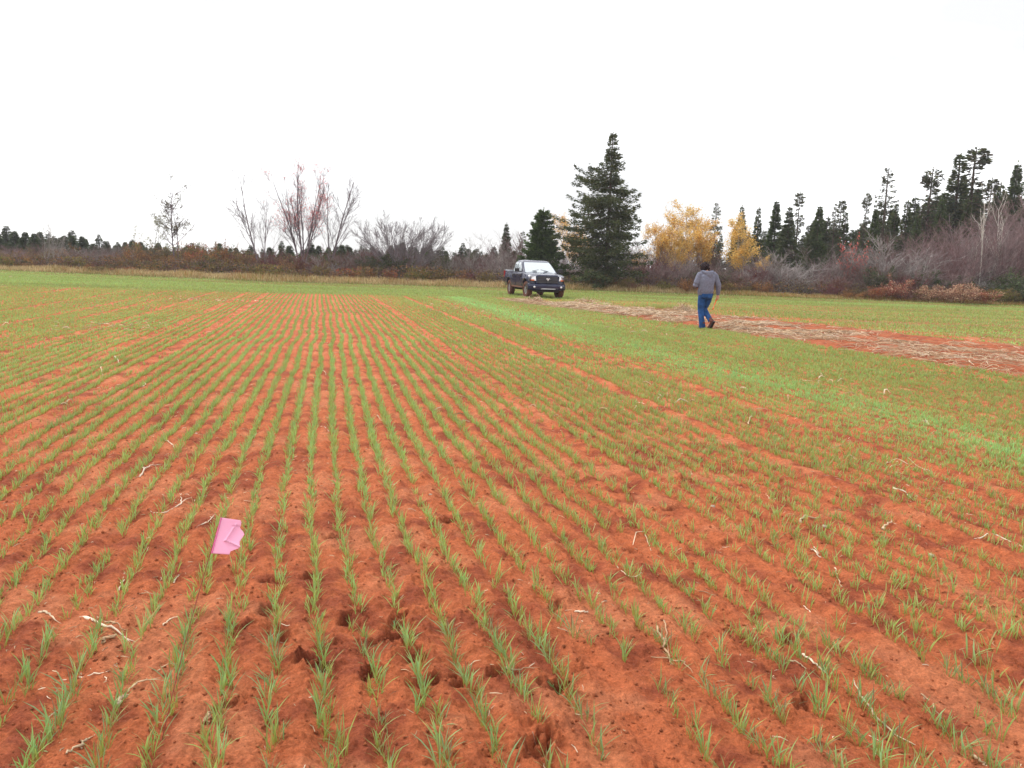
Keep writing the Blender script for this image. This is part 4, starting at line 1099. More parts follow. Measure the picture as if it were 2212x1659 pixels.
def make_tree(name, meshes, loc, scale, rz, label, cat, group=None, names=('trunk', 'crown')):
    root = empty(name, (loc[0], loc[1], loc[2] if len(loc) > 2 else ghz(loc[0], loc[1]) - .03), rz)
    root.scale = scale if np.ndim(scale) else (scale,) * 3
    tag(root, label, cat, group)
    for n_, me in zip(names, meshes):
        if me is None: continue
        o = bpy.data.objects.new(n_, me); o.parent = root; COL.objects.link(o)
    return root
def place_h(xd, ytop, Y):                      # position and height for a tree seen with its top at this point
    hp = 578 + (xd - CX) * .033 + 1720 * 1.5 / Y - ytop
    x = hx(xd - hp * .033, Y); top = at(xd, ytop, Y)
    z = ghz(x, Y); return (x, Y, z - .03), top[2] - z

DK = [(.070, .096, .040), (.095, .118, .045), (.052, .074, .038), (.115, .118, .048)]
GR = [(.075, .125, .036), (.10, .15, .042), (.055, .09, .032)]
BR = [(.105, .09, .055), (.13, .095, .07), (.08, .082, .055)]

# --- the big old spruce behind the truck, lopsided as in the photo
def big_profile():
    ys = [285, 300, 330, 347, 360, 385, 395, 415, 440, 470, 500, 520, 545, 575, 600]
    Lw = [1, 6, 13, 16, 66, 72, 40, 75, 100, 104, 98, 100, 96, 90, 55]
    Rw = [1, 8, 17, 24, 20, 26, 52, 62, 62, 62, 74, 108, 84, 88, 60]
    hh = [(612 - y) / (612 - 285) for y in ys][::-1]; Lw = Lw[::-1]; Rw = Rw[::-1]
    def f(h, az):
        w_ = math.cos(az); l = np.interp(h, hh, Lw); rr = np.interp(h, hh, Rw); k = (w_ + 1) / 2
        return (l * (1 - k) + rr * k) / 28.4 * (1.0 + .10 * math.sin(az * 3 + h * 9))
    return f
loc, Hb = place_h(1318, 285, 57.0)
make_tree('spruce_tree', spruce_mesh(1, Hb, big_profile(), 400, 330, DK + [(.085, .09, .035)], 0, .05, .20, .032, whorl=22, rv=.5, vs=.16, hang=.22), loc, 1, 0,
          'tallest lone spruce with uneven layered branches, standing behind the truck', 'spruce tree')
loc, H2 = place_h(1174, 455, 58.5)
make_tree('spruce_tree', spruce_mesh(2, H2, lambda h, a: 2.05 * (1 - h) ** .58 * (.9 + .2 * math.sin(a * 2 + 1)), 340, 230, GR, 0, .03, .20, .04), loc, 1, 0,
          'bushy bright green spruce directly behind the truck, left of the tall lone spruce', 'spruce tree')

# --- conifer kinds reused for the wood
cone = lambda R, p=.8: (lambda h, a: R * (1 - h) ** p + .05)
def knob(R): return lambda h, a: (R * (1 - h) ** .7 * (.25 + .75 * (math.sin(h * 23 + a) > .1)) if h < .86 else .42 * math.sin((h - .84) / .16 * math.pi) + .12)
PT = {
 'full': [spruce_mesh(11, 9, cone(1.6, 1.05), 380, 150, DK, 0, .05, .19, .038), spruce_mesh(12, 9, cone(1.45, .95), 380, 150, DK + GR, .05, .05, .19, .038)],
 'narrow': [spruce_mesh(13, 9, cone(1.1, .95), 280, 90, DK, .05, .05, .19, .042), spruce_mesh(14, 9, lambda h, a: (1.1 * (1 - h) ** .85 * (.8 + .35 * math.sin(h * 17))), 240, 90, DK, .05, .05, .19, .042)],
 'sparse': [spruce_mesh(15, 9, cone(1.5, .65), 120, 80, DK + BR, .25, .1, .18, .036), spruce_mesh(16, 9, cone(1.25, .6), 110, 75, DK + BR, .25, .1, .18, .036)],
 'knob': [spruce_mesh(17, 9, knob(1.2), 200, 80, DK + BR, .2, .1, .19, .04), spruce_mesh(18, 9, knob(1.4), 200, 80, BR + DK, .2, .1, .19, .04)],
}
RIGHT_CON = [
 (1095, 483, 66, 'full', 1, 'grey-green spruce left of the bright green one, behind the truck bed'),
 (1130, 500, 70, 'sparse', .9, 'thin bare-looking spruce between two fuller ones, behind the truck'),
 (1541, 437, 68, 'sparse', .7, 'thin brownish spruce rising between the two yellow birch groups'),
 (1597, 446, 72, 'narrow', 1, 'dark spruce showing just above the single yellow birch'),
 (1632, 449, 70, 'narrow', .85, 'slim dark spruce at the right shoulder of the single yellow birch'),
 (1669, 434, 72, 'full', .9, 'greyish open spruce, first tall one right of the single yellow birch'),
 (1697, 446, 68, 'full', 1.05, 'dense dark green spruce under the crooked knob-topped one'),
 (1718, 417, 71, 'knob', .7, 'crooked thin spruce with a knob of growth at its tip'),
 (1740, 505, 66, 'full', .9, 'low dark spruce filling in right of the crooked knob-topped one'),
 (1761, 445, 67, 'full', .95, 'dark pointed spruce with yellowish lower branches, middle of the right wood'),
 (1795, 445, 70, 'sparse', .7, 'thin spruce just left of the flat-topped one in the right wood'),
 (1808, 433, 71, 'knob', .7, 'flat-topped thin spruce in the middle of the right wood'),
 (1818, 458, 69, 'narrow', 1, 'slim grey spruce just right of the flat-topped one'),
 (1845, 505, 67, 'narrow', 1, 'short dark spruce left of the gap below the tall sparse one'),
 (1860, 417, 72, 'knob', .6, 'very thin spruce with small dark tip left of the tall sparse one'),
 (1880, 450, 68, 'full', .75, 'middling blue-green spruce at the left foot of the tall sparse one'),
 (1904, 362, 73, 'sparse', .85, 'tall sparse spruce with sky showing through, left of the dark cluster'),
 (1925, 440, 70, 'narrow', 1, 'blue-green spruce at the right foot of the tall sparse one'),
 (1948, 434, 69, 'narrow', 1, 'slender green spruce left of the tall tufted-top spruce'),
 (1970, 470, 67, 'full', .9, 'bright green low spruce under the tall tufted-top spruce'),
 (1996, 366, 72, 'knob', 1.05, 'tall spruce with bare middle and tufted top, left of the dense pair'),
 (2020, 430, 70, 'full', .8, 'dark spruce filling between tufted-top one and the dense pair'),
 (2050, 336, 73, 'narrow', 1.2, 'left one of the dense dark pair, highest in the right wood'),
 (2087, 322, 74, 'knob', 1.25, 'right one of the dense dark pair with a heavy rounded top'),
 (2075, 430, 70, 'full', .9, 'olive green spruce at the foot of the dense dark pair'),
 (2124, 387, 71, 'knob', .8, 'thin spruce with small pointed top right of the dense dark pair'),
 (2150, 410, 69, 'full', .7, 'dark spruce leaning against the broad pointed one near the right edge'),
 (2173, 354, 72, 'full', .8, 'broad pointed dark spruce near the right edge'),
 (2208, 367, 73, 'sparse', .9, 'spruce cut by the right edge of the view'),
 (2195, 440, 68, 'full', .9, 'lower green spruce in front of the edge one'),
]
_r = random.Random(5)
for i, (xd, yt, Y, st, ws, lab) in enumerate(RIGHT_CON):
    loc, h = place_h(xd, yt, Y); s = h / 9.0
    make_tree('spruce_tree', PT[st][i % 2], loc, (s * ws * 1.35, s * ws * 1.35, s), _r.uniform(0, 6), lab, 'spruce tree', 'spruces of the wood on the right')
for i in range(95):                            # fill behind, beyond the named ones
    xd = _r.uniform(1420, 2330); Y = _r.uniform(74, 86); yt = float(np.interp(xd, [1420, 1700, 1850, 2000, 2212, 2330], [530, 480, 478, 420, 405, 400])) + _r.uniform(-12, 34)
    loc, h = place_h(xd, yt, Y); s = h / 9.0
    make_tree('spruce_tree', PT[_r.choice(('full', 'full', 'narrow'))][i % 2], loc, (s * 1.45, s * 1.45, s), _r.uniform(0, 6),
              'dark spruce deep in the right wood, half hidden by the front row', 'spruce tree', 'half hidden spruces deep in the right wood')
# far dark conifers behind the hedge on the left
for i in range(165):
    xd = -60 + i * 7.2 + _r.uniform(-6, 6); Y = _r.uniform(84, 112)
    yt = float(np.interp(xd, [0, 100, 200, 300, 420, 520, 700, 900, 1060, 1120], [508, 512, 522, 530, 546, 545, 538, 540, 548, 545])) + _r.uniform(-9, 9) - 2 - (12 if i % 9 == 3 else 0)
    loc, h = place_h(xd, yt, Y); s = h / 9.0
    st = _r.choice(('full', 'full', 'full', 'narrow'))
    make_tree('spruce_tree', PT[st][i % 2], loc, (s * 2.9, s * 2.9, s), _r.uniform(0, 6), 'small dark conifer in the far row behind the hedge at left', 'spruce tree', 'far conifers behind the left hedge')

# --- bare and leafy kinds
PUR = (.20, .135, .13); GREY = (.27, .24, .23); RUST = (.17, .09, .065); PALE = (.42, .38, .33); DARKB = (.075, .055, .06)
def bare_shrub(seed, Hh, Rr, ns, col, k1=7, k2=6, rmin=.007, lean=1.0, leaves=None, nleaf=0, lsize=.05, stem_r=.018):
    r = np.random.default_rng(seed)
    az = r.uniform(0, 2 * math.pi, ns); q = r.random(ns) ** .6
    D = np.stack([np.cos(az) * q * Rr / Hh * lean, np.sin(az) * q * Rr / Hh * lean, np.ones(ns)], 1)
    P0 = np.stack([np.cos(az) * q * .25, np.sin(az) * q * .25, np.zeros(ns)], 1)
    lv = grow(r, P0, D, Hh * r.uniform(.6, 1.0, ns), stem_r * r.uniform(.6, 1.2, ns) * Hh / 2.5,
              [dict(n=k1, ratio=.45, ang=32, rmin=rmin * 1.2, up=.10), dict(n=k2, ratio=.5, ang=35, rmin=rmin, up=.06, rr=.6)], wob=.10, up=.03, m=4)
    g = G(); c = np.array(col)
    tubes(g, *lv[0], 4, c * .95); g2 = G()
    for P, R in lv[1:]: tubes(g2, P, R, 3, np.clip(c * r.uniform(.75, 1.3, (len(P), 1)), 0, 1))
    g3 = None
    if leaves:
        g3 = G(); T = tips(lv, r, nleaf, .06, 2); kites(g3, T, r.normal(size=T.shape), r.uniform(.6, 1.4, nleaf) * lsize, r.uniform(.5, 1.1, nleaf) * lsize * .4, leafcols(r, nleaf, leaves), r, .1)
    ms = [mesh_of(g, 'stems', M_BARK), mesh_of(g2, 'twigs', M_BARK)] + ([mesh_of(g3, 'leaves', M_LEAF)] if leaves else [])
    return ms
SN = ('stems', 'twigs', 'leaves')
OLV = [(.20, .19, .04), (.15, .15, .045), (.28, .22, .05)]
ORG = [(.36, .15, .04), (.28, .12, .045), (.40, .22, .07), (.20, .10, .05)]
BRN = [(.20, .11, .06), (.26, .15, .07), (.14, .085, .055)]
RED = [(.42, .07, .05), (.34, .10, .07), (.30, .06, .06)]
TANL = [(.50, .32, .20), (.42, .22, .14), (.58, .42, .28), (.36, .15, .10)]
YEL = [(.78, .50, .11), (.82, .58, .17), (.70, .40, .09), (.80, .62, .26)]
SH = {
 'purple': [bare_shrub(31, 2.4, 1.5, 15, PUR), bare_shrub(32, 2.4, 1.4, 16, (.15, .095, .085))],
 'grey': [bare_shrub(33, 2.6, 1.7, 18, GREY), bare_shrub(34, 2.5, 1.6, 17, (.20, .17, .155))],
 'wine': [bare_shrub(35, 1.8, 1.3, 18, (.16, .055, .06), leaves=[(.2, .05, .05)], nleaf=500, lsize=.05), bare_shrub(36, 1.8, 1.3, 18, (.15, .07, .06), leaves=BRN, nleaf=400, lsize=.05)],
 'olive': [bare_shrub(37, 1.5, 1.1, 12, (.12, .09, .05), leaves=OLV, nleaf=2200, lsize=.07), bare_shrub(38, 1.6, 1.0, 12, (.12, .09, .05), leaves=OLV + BRN, nleaf=2200, lsize=.07)],
 'orange': [bare_shrub(39, 1.5, 1.1, 12, RUST, leaves=ORG, nleaf=1900, lsize=.07), bare_shrub(40, 1.5, 1.1, 12, RUST, leaves=ORG + RED, nleaf=1900, lsize=.07)],
 'brown': [bare_shrub(41, 2.4, 1.3, 13, (.13, .085, .065), leaves=BRN + OLV, nleaf=2200, lsize=.075), bare_shrub(42, 2.6, 1.3, 13, (.13, .085, .065), leaves=BRN + ORG, nleaf=2400, lsize=.075)],
 'tan': [bare_shrub(43, 1.7, 1.6, 16, RUST, leaves=TANL, nleaf=2600, lsize=.08), bare_shrub(44, 1.7, 1.6, 16, RUST, leaves=TANL + RED, nleaf=2600, lsize=.08)],
 'dark': [bare_shrub(45, 2.4, 1.4, 13, DARKB, leaves=DK + BR, nleaf=3200, lsize=.10), bare_shrub(46, 2.4, 1.4, 13, DARKB, leaves=DK + GR, nleaf=3200, lsize=.10)],
}
def sapling(seed, Hh, col, ns=4, Rr=1.1, k=(11, 7), rmin=.009, stem_r=.035, **kw):
    return bare_shrub(seed, Hh, Rr, ns, col, k[0], k[1], rmin, 1.0, stem_r=stem_r * .5, **kw)
SP = [sapling(51, 6, PUR, 5, 1.3), sapling(52, 6, (.22, .15, .15), 6, 1.4), sapling(53, 6, (.25, .21, .20), 5, 1.2), sapling(54, 6, (.18, .10, .10), 6, 1.5)]
def shrub(kind, xd, ytop, Y, ws, label, group=None, cat='shrub', name='shrub', base=2.4):
    Y = Y + float(bound(hx(xd, Y))) - 50.2 - (2.6 if xd > 1230 else 0)
    loc, h = place_h(xd, ytop, Y); ms = SH[kind][_r.randint(0, 1)]
    hz = max(v.co.z for v in ms[1].vertices) if kind not in HZ else HZ[kind]
    HZ[kind] = hz; s = h / hz
    return make_tree(name, ms, loc, (ws, ws, s), _r.uniform(0, 6), label, cat, group, SN)
HZ = {}
# left hedge row
def hedge():
    kinds_l = [(-60, 110, ['purple', 'purple', 'brown']), (110, 290, ['purple', 'grey', 'purple', 'brown']), (290, 430, ['brown', 'brown', 'orange', 'dark']), (430, 560, ['brown', 'orange', 'wine', 'dark']),
               (560, 700, ['brown', 'wine', 'purple', 'dark']), (700, 1075, ['purple', 'grey', 'purple', 'wine', 'dark'])]
    glab = {'purple': 'leafless purple-brown shrub in the left hedge', 'grey': 'leafless grey shrub in the left hedge', 'brown': 'brown-leaved shrub in the left hedge row',
            'orange': 'rust-orange leaved shrub in the left hedge row', 'wine': 'wine-red twiggy shrub in the left hedge row', 'dark': 'dark green bush in the left hedge row', 'olive': 'yellow-green low shrub in front of the left hedge'}
    for a, b, ks in kinds_l:
        x = a
        while x < b:
            for row, (Y0, dy) in enumerate(((57.5, 6), (62, 0), (67, -5))):
                k = _r.choice(ks); yt = float(np.interp(x, [0, 100, 200, 300, 380, 450, 560, 700, 800, 900, 1060], [536, 536, 537, 528, 524, 530, 541, 545, 539, 543, 552])) + _r.uniform(-10, 12) + dy
                shrub(k, x + _r.uniform(-8, 8), yt, Y0 + _r.uniform(-1.5, 1.5), _r.uniform(.95, 1.4), glab[k], 'shrubs of the left hedge, ' + k)
            x += 27
    for x in np.arange(-30, 1080, 34):        # low coloured shrubs at the hedge foot
        k = _r.choice(['olive', 'olive', 'orange', 'brown', 'olive', 'wine']); x2 = x + _r.uniform(-12, 12)
        yt = 578 + (x2 - CX) * .033 + _r.uniform(2, 20)
        shrub(k, x2, yt, _r.uniform(53.5, 55.5), _r.uniform(.7, 1.15), {'olive': 'yellow-green low shrub in front of the left hedge', 'orange': 'low orange shrub in front of the left hedge',
              'brown': 'low brown shrub in front of the left hedge', 'wine': 'low wine-red shrub in front of the left hedge'}[k], 'low shrubs along the foot of the left hedge, ' + k)
hedge()
for kind, xd, yt, Y, ws, lab in [
 ('orange', 190, 586 - 18, 53, .7, 'pinkish-orange shrub near the left end of the hedge'),
 ('olive', 225, 573, 52.6, 1.3, 'bright yellow-green bush standing out at the left hedge foot'),
 ('orange', 275, 571, 53, 1.1, 'orange bush just right of the bright yellow-green one'),
 ('orange', 480, 518, 57, 1.0, 'tall pointed rust-brown shrub left of the bare forked tree'),
 ('brown', 520, 535, 56, 1.1, 'yellow-brown leafy shrub right of the tall pointed rust one'),
 ('olive', 590, 568, 53, 1.3, 'yellow bush at the hedge foot below the bare forked tree'),
 ('orange', 790, 572, 54, .9, 'small bright orange bush right of the red-leaved tree foot'),
 ('orange', 1147, 592, 55, .6, 'small orange-red bush left of the truck'),
 ('tan', 2075, 607, 53.5, 1.55, 'wide pale pinkish-tan leafy bush at the right edge of the field'),
 ('tan', 2010, 612, 54, 1.1, 'tan leafy bush adjoining the wide pale one on its left'),
 ('tan', 1935, 603, 54, .95, 'pink-red leafy bush in the right field margin'),
 ('wine', 1960, 620, 53.6, 1.1, 'dull red low bush beside the pink-red one'),
 ('orange', 1890, 612, 53.5, .8, 'orange low bush left of the pink-red one'),
 ('wine', 1800, 590, 56, 1.3, 'dark wine-red twiggy bush in front of the grey thicket'),
 ('wine', 1600, 590, 56, 1.3, 'wine-red bush at the foot of the single yellow birch'),
 ('dark', 2175, 600, 55.5, 1.2, 'dark green bush at the right edge of the field margin'),
 ('orange', 2130, 622, 53, .9, 'orange-brown bush right of the wide pale one'),
 ('grey', 1930, 512, 59, 2.6, 'large fan-shaped leafless grey bush in the right thicket'),
 ('grey', 1815, 520, 60, 2.4, 'broad leafless grey-pink bush left of the fan-shaped one'),
 ('grey', 1690, 545, 59, 2.3, 'low spreading leafless grey bush in the right thicket'),
]:
    shrub(kind, xd, yt, Y, ws, lab)
# the thicket of bare saplings on the right and behind the truck
def thicket():
    topc = lambda x: float(np.interp(x, [1060, 1130, 1200, 1300, 1400, 1560, 1640, 1750, 1850, 1900, 1960, 2050, 2110, 2212, 2330], [515, 520, 540, 545, 525, 548, 568, 562, 553, 548, 522, 494, 478, 458, 450]))
    n = 0
    for row, (Y0, dy) in enumerate(((58.5, 22), (61, 10), (63.5, 0), (66.5, -4))):
        x = 1062 + row * 9
        while x < 2330:
            if not (row == 0 and 1190 < x < 1300):
                Y = Y0 + _r.uniform(-1, 1); loc, h = place_h(x + _r.uniform(-8, 8), topc(x) + dy + _r.uniform(-16, 18), Y); s = h / 6.0
                ms = SP[_r.randint(0, 3)]
                make_tree('bare_sapling', ms, loc, (max(.75, s * 1.15), max(.75, s * 1.15), s), _r.uniform(0, 6),
                          'leafless purple-brown sapling in the dense thicket along the right wood', 'sapling', 'bare saplings of the right thicket', SN); n += 1
            x += 32 if x > 1900 else 38
    for i in range(46):                        # low bare brush in front of the saplings
        x = _r.uniform(1380, 2330); Y = _r.uniform(56, 58.5); yt = 578 + (x - CX) * .033 - _r.uniform(2, 40); k = _r.choice(['purple', 'grey', 'wine', 'purple', 'dark'])
        shrub(k, x, yt, Y, _r.uniform(1.0, 1.5), {'purple': 'leafless purple-brown brush at the foot of the right thicket', 'grey': 'leafless grey brush at the foot of the right thicket',
              'wine': 'wine-red brush at the foot of the right thicket', 'dark': 'dark green undergrowth bush in the right thicket'}[k], 'brush at the foot of the right thicket, ' + k)
    for i in range(26):
        x = _r.uniform(1230, 2330); yt = 578 + (x - CX) * .033 + _r.uniform(8, 24); k = _r.choice(['olive', 'orange', 'orange', 'wine', 'olive', 'brown'])
        shrub(k, x, yt, _r.uniform(54.3, 55.8), _r.uniform(.7, 1.1), {'olive': 'yellow-green weed clump in the right field margin', 'orange': 'rust-orange weed clump in the right field margin',
              'wine': 'wine-red weed clump in the right field margin', 'brown': 'brown weed clump in the right field margin'}[k], 'weed clumps in the right field margin, ' + k, 'weeds', 'weed_clump')
thicket()

# --- broadleaf trees one by one
def broadleaf(seed, Hh, stems, levels, col, leaves=None, nleaf=0, lsize=.07, spread=.12, zmin=0, wob=.08, up=.06, kinkcol=None, last=2):
    r = np.random.default_rng(seed)
    P0 = np.array([s[0] for s in stems], float); D0 = np.array([s[1] for s in stems], float); L0 = np.array([s[2] for s in stems], float); R0 = np.array([s[3] for s in stems], float) * .72
    lv = grow(r, P0, D0, L0, R0, levels, wob=wob, up=up, m=7)
    g = G(); tubes(g, *lv[0], 7, np.array(col)); g2 = G()
    for P, R in lv[1:]: tubes(g2, P, R, 4 if len(P) < 200 else 3, np.clip(np.array(kinkcol or col) * r.uniform(.8, 1.2, (len(P), 1)), 0, 1))
    ms = [mesh_of(g, 'trunk', M_BARK, True), mesh_of(g2, 'branches', M_BARK)]
    if leaves:
        T = tips(lv, r, nleaf, spread, last); T = T[T[:, 2] > zmin * Hh]; n = len(T); cl = vnoise(T[:, 0] * 1.3 + 9, T[:, 2] * 1.3 + T[:, 1], seed) > .32; T = T[cl]; n = len(T)
        g3 = G(); kites(g3, T, r.normal(size=T.shape), r.uniform(.6, 1.4, n) * lsize, r.uniform(.5, 1.1, n) * lsize * .42, leafcols(r, n, leaves), r, .1)
        ms.append(mesh_of(g3, 'crown', M_LEAF))
    return ms
BN = ('trunk', 'branches', 'crown')
W2 = [dict(n=14, ratio=.36, ang=27, sd=9, up=.06, rmin=.009, rr=.4, t0=.2), dict(n=9, ratio=.5, ang=30, up=.04, rmin=.006), dict(n=5, ratio=.5, ang=30, up=.03, rmin=.0045)]
W3 = [dict(n=8, ratio=.45, ang=26, sd=8, up=.08, rmin=.014, t0=.22), dict(n=6, ratio=.5, ang=28, up=.06, rmin=.009), dict(n=4, ratio=.5, ang=30, rmin=.007)]
def one(name, ms, xd, ytop, Y, Hm, label, ws=1.0, names=BN, cat='tree', group=None):
    loc, h = place_h(xd, ytop, Y); s = h / Hm
    return make_tree(name, ms, loc, (s * ws, s * ws, s), 0, label, cat, group, names)
NAVY = (.165, .125, .14)
one('bare_tree', broadleaf(61, 9, [((0, 0, 0), (-.02, 0, 1), 9.0, .13), ((.05, 0, .6), (.02, .1, 1), 8.3, .10), ((-.1, 0, .5), (-.22, 0, 1), 8.2, .09), ((-.05, .1, 1), (-.42, .1, 1), 7.0, .075), ((.1, 0, .6), (.16, 0, 1), 8.3, .08),
                                   ((.1, -.1, .8), (.28, -.1, 1), 7.6, .07), ((.15, 0, 2.2), (.34, 0, 1), 5.0, .05)], W2, NAVY, [(.75, .17, .17), (.62, .13, .13), (.78, .28, .25)], 4200, .09, .08, .45, .05, .035, last=1),
    662, 350, 59, 10.0, 'tall many-stemmed tree with a few red leaves, behind the left hedge')
one('bare_tree', broadleaf(62, 7, [((0, 0, 0), (-.16, 0, 1), 7.2, .085), ((.3, .1, 0), (.0, .1, 1), 6.0, .06), ((-.0, .1, 1), (-.35, 0, 1), 4.5, .04)], W2, NAVY, wob=.05, up=.02), 570, 378, 59.5, 7.6, 'slim bare tree with two leaning stems, left of the red-leaved tree')
one('bare_tree', broadleaf(63, 7, [((0, 0, 0), (.10, 0, 1), 7.2, .09), ((-.15, 0, 0), (-.02, .1, 1), 6.2, .06), ((.05, 0, 1.4), (.30, 0, 1), 5, .045)], W2, NAVY, wob=.05, up=.03), 722, 368, 60, 7.6, 'slim bare forked tree right of the red-leaved tree')
one('bare_tree', broadleaf(64, 5, [((0.1 * math.cos(a), .1 * math.sin(a), 0), (1.05 * math.cos(a) * q, .9 * math.sin(a) * q, 1), 4.6, .055) for a, q in zip(np.linspace(0, 6.1, 15), [1, .6, .9, .3, 1, .5, 1, .8, .4, 1, .6, .9, .3, 1, .7])],
                              [dict(n=12, ratio=.46, ang=30, up=.05, rmin=.012), dict(n=8, ratio=.5, ang=32, up=.04, rmin=.009), dict(n=4, ratio=.5, ang=32, up=.03, rmin=.007)], (.19, .16, .17), wob=.07, up=.02), 872, 474, 58, 4.9, 'wide rounded leafless bush-like tree in the middle of the left hedge', 1.0)
one('broadleaf_tree', broadleaf(65, 7, [((0, 0, 0), (0, 0, 1), 6.8, .09), ((.25, 0, 0), (.10, 0, 1), 5.8, .06)], [dict(n=20, ratio=.34, ang=52, sd=12, up=.07, rmin=.012, t0=.35), dict(n=8, ratio=.5, ang=42, rmin=.008)], NAVY,
                                  [(.14, .13, .09), (.10, .09, .07), (.2, .17, .09)], 3000, .10, .08, .35, last=1), 384, 408, 61, 6.9, 'airy tree with sparse grey-green leaves above the left hedge')
one('broadleaf_tree', broadleaf(66, 4, [((0, 0, 0), (0, 0, 1), 4, .05), ((.1, 0, 0), (.2, 0, 1), 3.6, .04)], [dict(n=12, ratio=.4, ang=45, up=.04, rmin=.010), dict(n=6, ratio=.45, ang=40, rmin=.008)], (.12, .10, .08), [(.17, .18, .07), (.22, .2, .08)], 1500, .09, .08, .5), 338, 472, 60.5, 4.2, 'smaller olive-leaved tree left of the airy tree')
one('broadleaf_tree', broadleaf(67, 4, [((0, 0, 0), (-.05, 0, 1), 4, .04)], [dict(n=9, ratio=.35, ang=35, rmin=.010), dict(n=5, ratio=.4, ang=40, rmin=.008)], (.13, .11, .08), OLV, 300, .08, .06, .3), 300, 488, 60, 4.2, 'spindly small tree with few yellow leaves at left')
one('bare_tree', broadleaf(68, 5, [((0, 0, 0), (0, 0, 1), 5, .035)], [dict(n=9, ratio=.16, ang=25, rmin=.008)], (.14, .13, .16), wob=.03, up=.05), 491, 458, 62, 5, 'single thin bare stem left of the forked trees', .6)
for xd, yt, lab in ((1145, 545, 'thin pale bare tree left of the truck'), (1012, 520, 'faint twiggy tree near the middle of the hedge'), (1085, 530, 'grey bare tree beside the conifer left of the truck'), (120, 490, 'pale bare sapling over the left hedge end'), (100, 497, 'crooked pale sapling beside another over the left hedge end'), (285, 545, 'whitish bent sapling within the left hedge')):
    one('bare_tree', broadleaf(70 + xd % 9, 5, [((0, 0, 0), (.05, 0, 1), 5, .045), ((.1, 0, .2), (.25, 0, 1), 4.2, .03)], W2, (.30, .27, .25), wob=.07), xd, yt, 60, 5.2, lab)
# yellow birches
BL = [dict(n=13, ratio=.36, ang=36, sd=10, up=.10, rmin=.014, t0=.35), dict(n=8, ratio=.45, ang=36, up=.05, rmin=.009)]
YB = [broadleaf(81, 7, [((0, 0, 0), (0, 0, 1), 6.8, .08), ((.1, 0, .3), (.12, 0, 1), 6.0, .06), ((-.1, 0, .2), (-.14, 0, 1), 6, .055)], BL, PALE, YEL, 9500, .11, .15, .34, kinkcol=(.28, .22, .15)),
      broadleaf(82, 7, [((0, 0, 0), (.03, 0, 1), 6.9, .075), ((-.2, .1, 0), (-.08, 0, 1), 6.4, .06)], BL, PALE, YEL + [(.5, .2, .04)], 8000, .11, .15, .30, kinkcol=(.28, .22, .15)),
      broadleaf(83, 7, [((0, 0, 0), (.0, 0, 1), 7, .06)], BL, PALE, YEL, 5200, .11, .15, .32, kinkcol=(.28, .22, .15))]
for k, xd, yt, Y, ws, lab in [
 (0, 1487, 434, 63, 1.15, 'tallest yellow birch of the group right of the lone spruce'),
 (1, 1447, 452, 62, 1.0, 'yellow birch forming the left half of the group by the lone spruce'),
 (1, 1418, 474, 61.5, 1.1, 'small yellow birch nearest the lone spruce on its right'),
 (1, 1520, 462, 62.5, 1.15, 'yellow-orange birch on the right side of the birch group'),
 (0, 1468, 490, 60.5, 1.0, 'orange-yellow birch in front of the birch group'),
 (0, 1604, 466, 60, 1.25, 'single round yellow birch with a forked pale trunk'),
 (1, 1225, 455, 64, .9, 'yellow birch peeping out left of the lone spruce'),
 (2, 1250, 500, 64, 1.3, 'yellow birch hidden behind the lone spruce branches'),
 (0, 1378, 545, 62, 1.2, 'low orange-yellow birch under the right branches of the lone spruce'),
 (2, 1640, 545, 64, 1.2, 'low yellow sapling right of the single yellow birch')]:
    loc, h = place_h(xd, yt, Y); s = h / 8.1
    make_tree('birch_tree', YB[k], loc, (s * ws, s * ws, s), _r.uniform(0, 6), lab, 'birch tree', None, BN)
WB = [broadleaf(91 + k, 6, [((0, 0, 0), (.02 * k, 0, 1), 6, .07), ((0, 0, 2.2), (.14, .1, 1), 3.2, .035)], [dict(n=9, ratio=.34, ang=34, rmin=.012, t0=.4), dict(n=5, ratio=.4, ang=35, rmin=.008)], (.50, .47, .42), wob=.05) for k in range(2)]
for xd, yt, Y, lab in [(2118, 425, 58, 'white-barked bare birch standing in front of the right thicket'), (2150, 440, 60, 'second white-barked bare birch, right of the front one'), (2095, 520, 59, 'short pale-stemmed birch left of the front white one'),
                       (1372, 560, 59.5, 'pale thin birch stem just right of the lone spruce trunk'), (1405, 545, 60, 'pale birch stem between the lone spruce and the person'), (1455, 560, 59.5, 'pale birch stem left of the person'),
                       (1280, 560, 60, 'pale birch stem seen under the lone spruce branches'), (1430, 555, 60.5, 'thin whitish birch stem among the yellow group')]:
    loc, h = place_h(xd, yt, Y); s = h / 6.3
    make_tree('birch_tree', WB[_r.randint(0, 1)], loc, (s * .7, s * .7, s), _r.uniform(0, 6), lab, 'birch tree', None, BN)
pk = bare_shrub(95, 2.2, 1.3, 9, (.15, .09, .09), leaves=[(.70, .20, .15), (.62, .12, .10)], nleaf=900, lsize=.09)
for xd, yt, lab in ((1868, 543, 'bright coral-red leafed maple sapling in the right thicket'), (1838, 508, 'pink-red leafed sapling up and left of the coral one')):
    loc, h = place_h(xd, yt, 60); make_tree('maple_sapling', pk, loc, (.9, .9, h / 2.4), _r.uniform(0, 6), lab, 'sapling', None, SN)

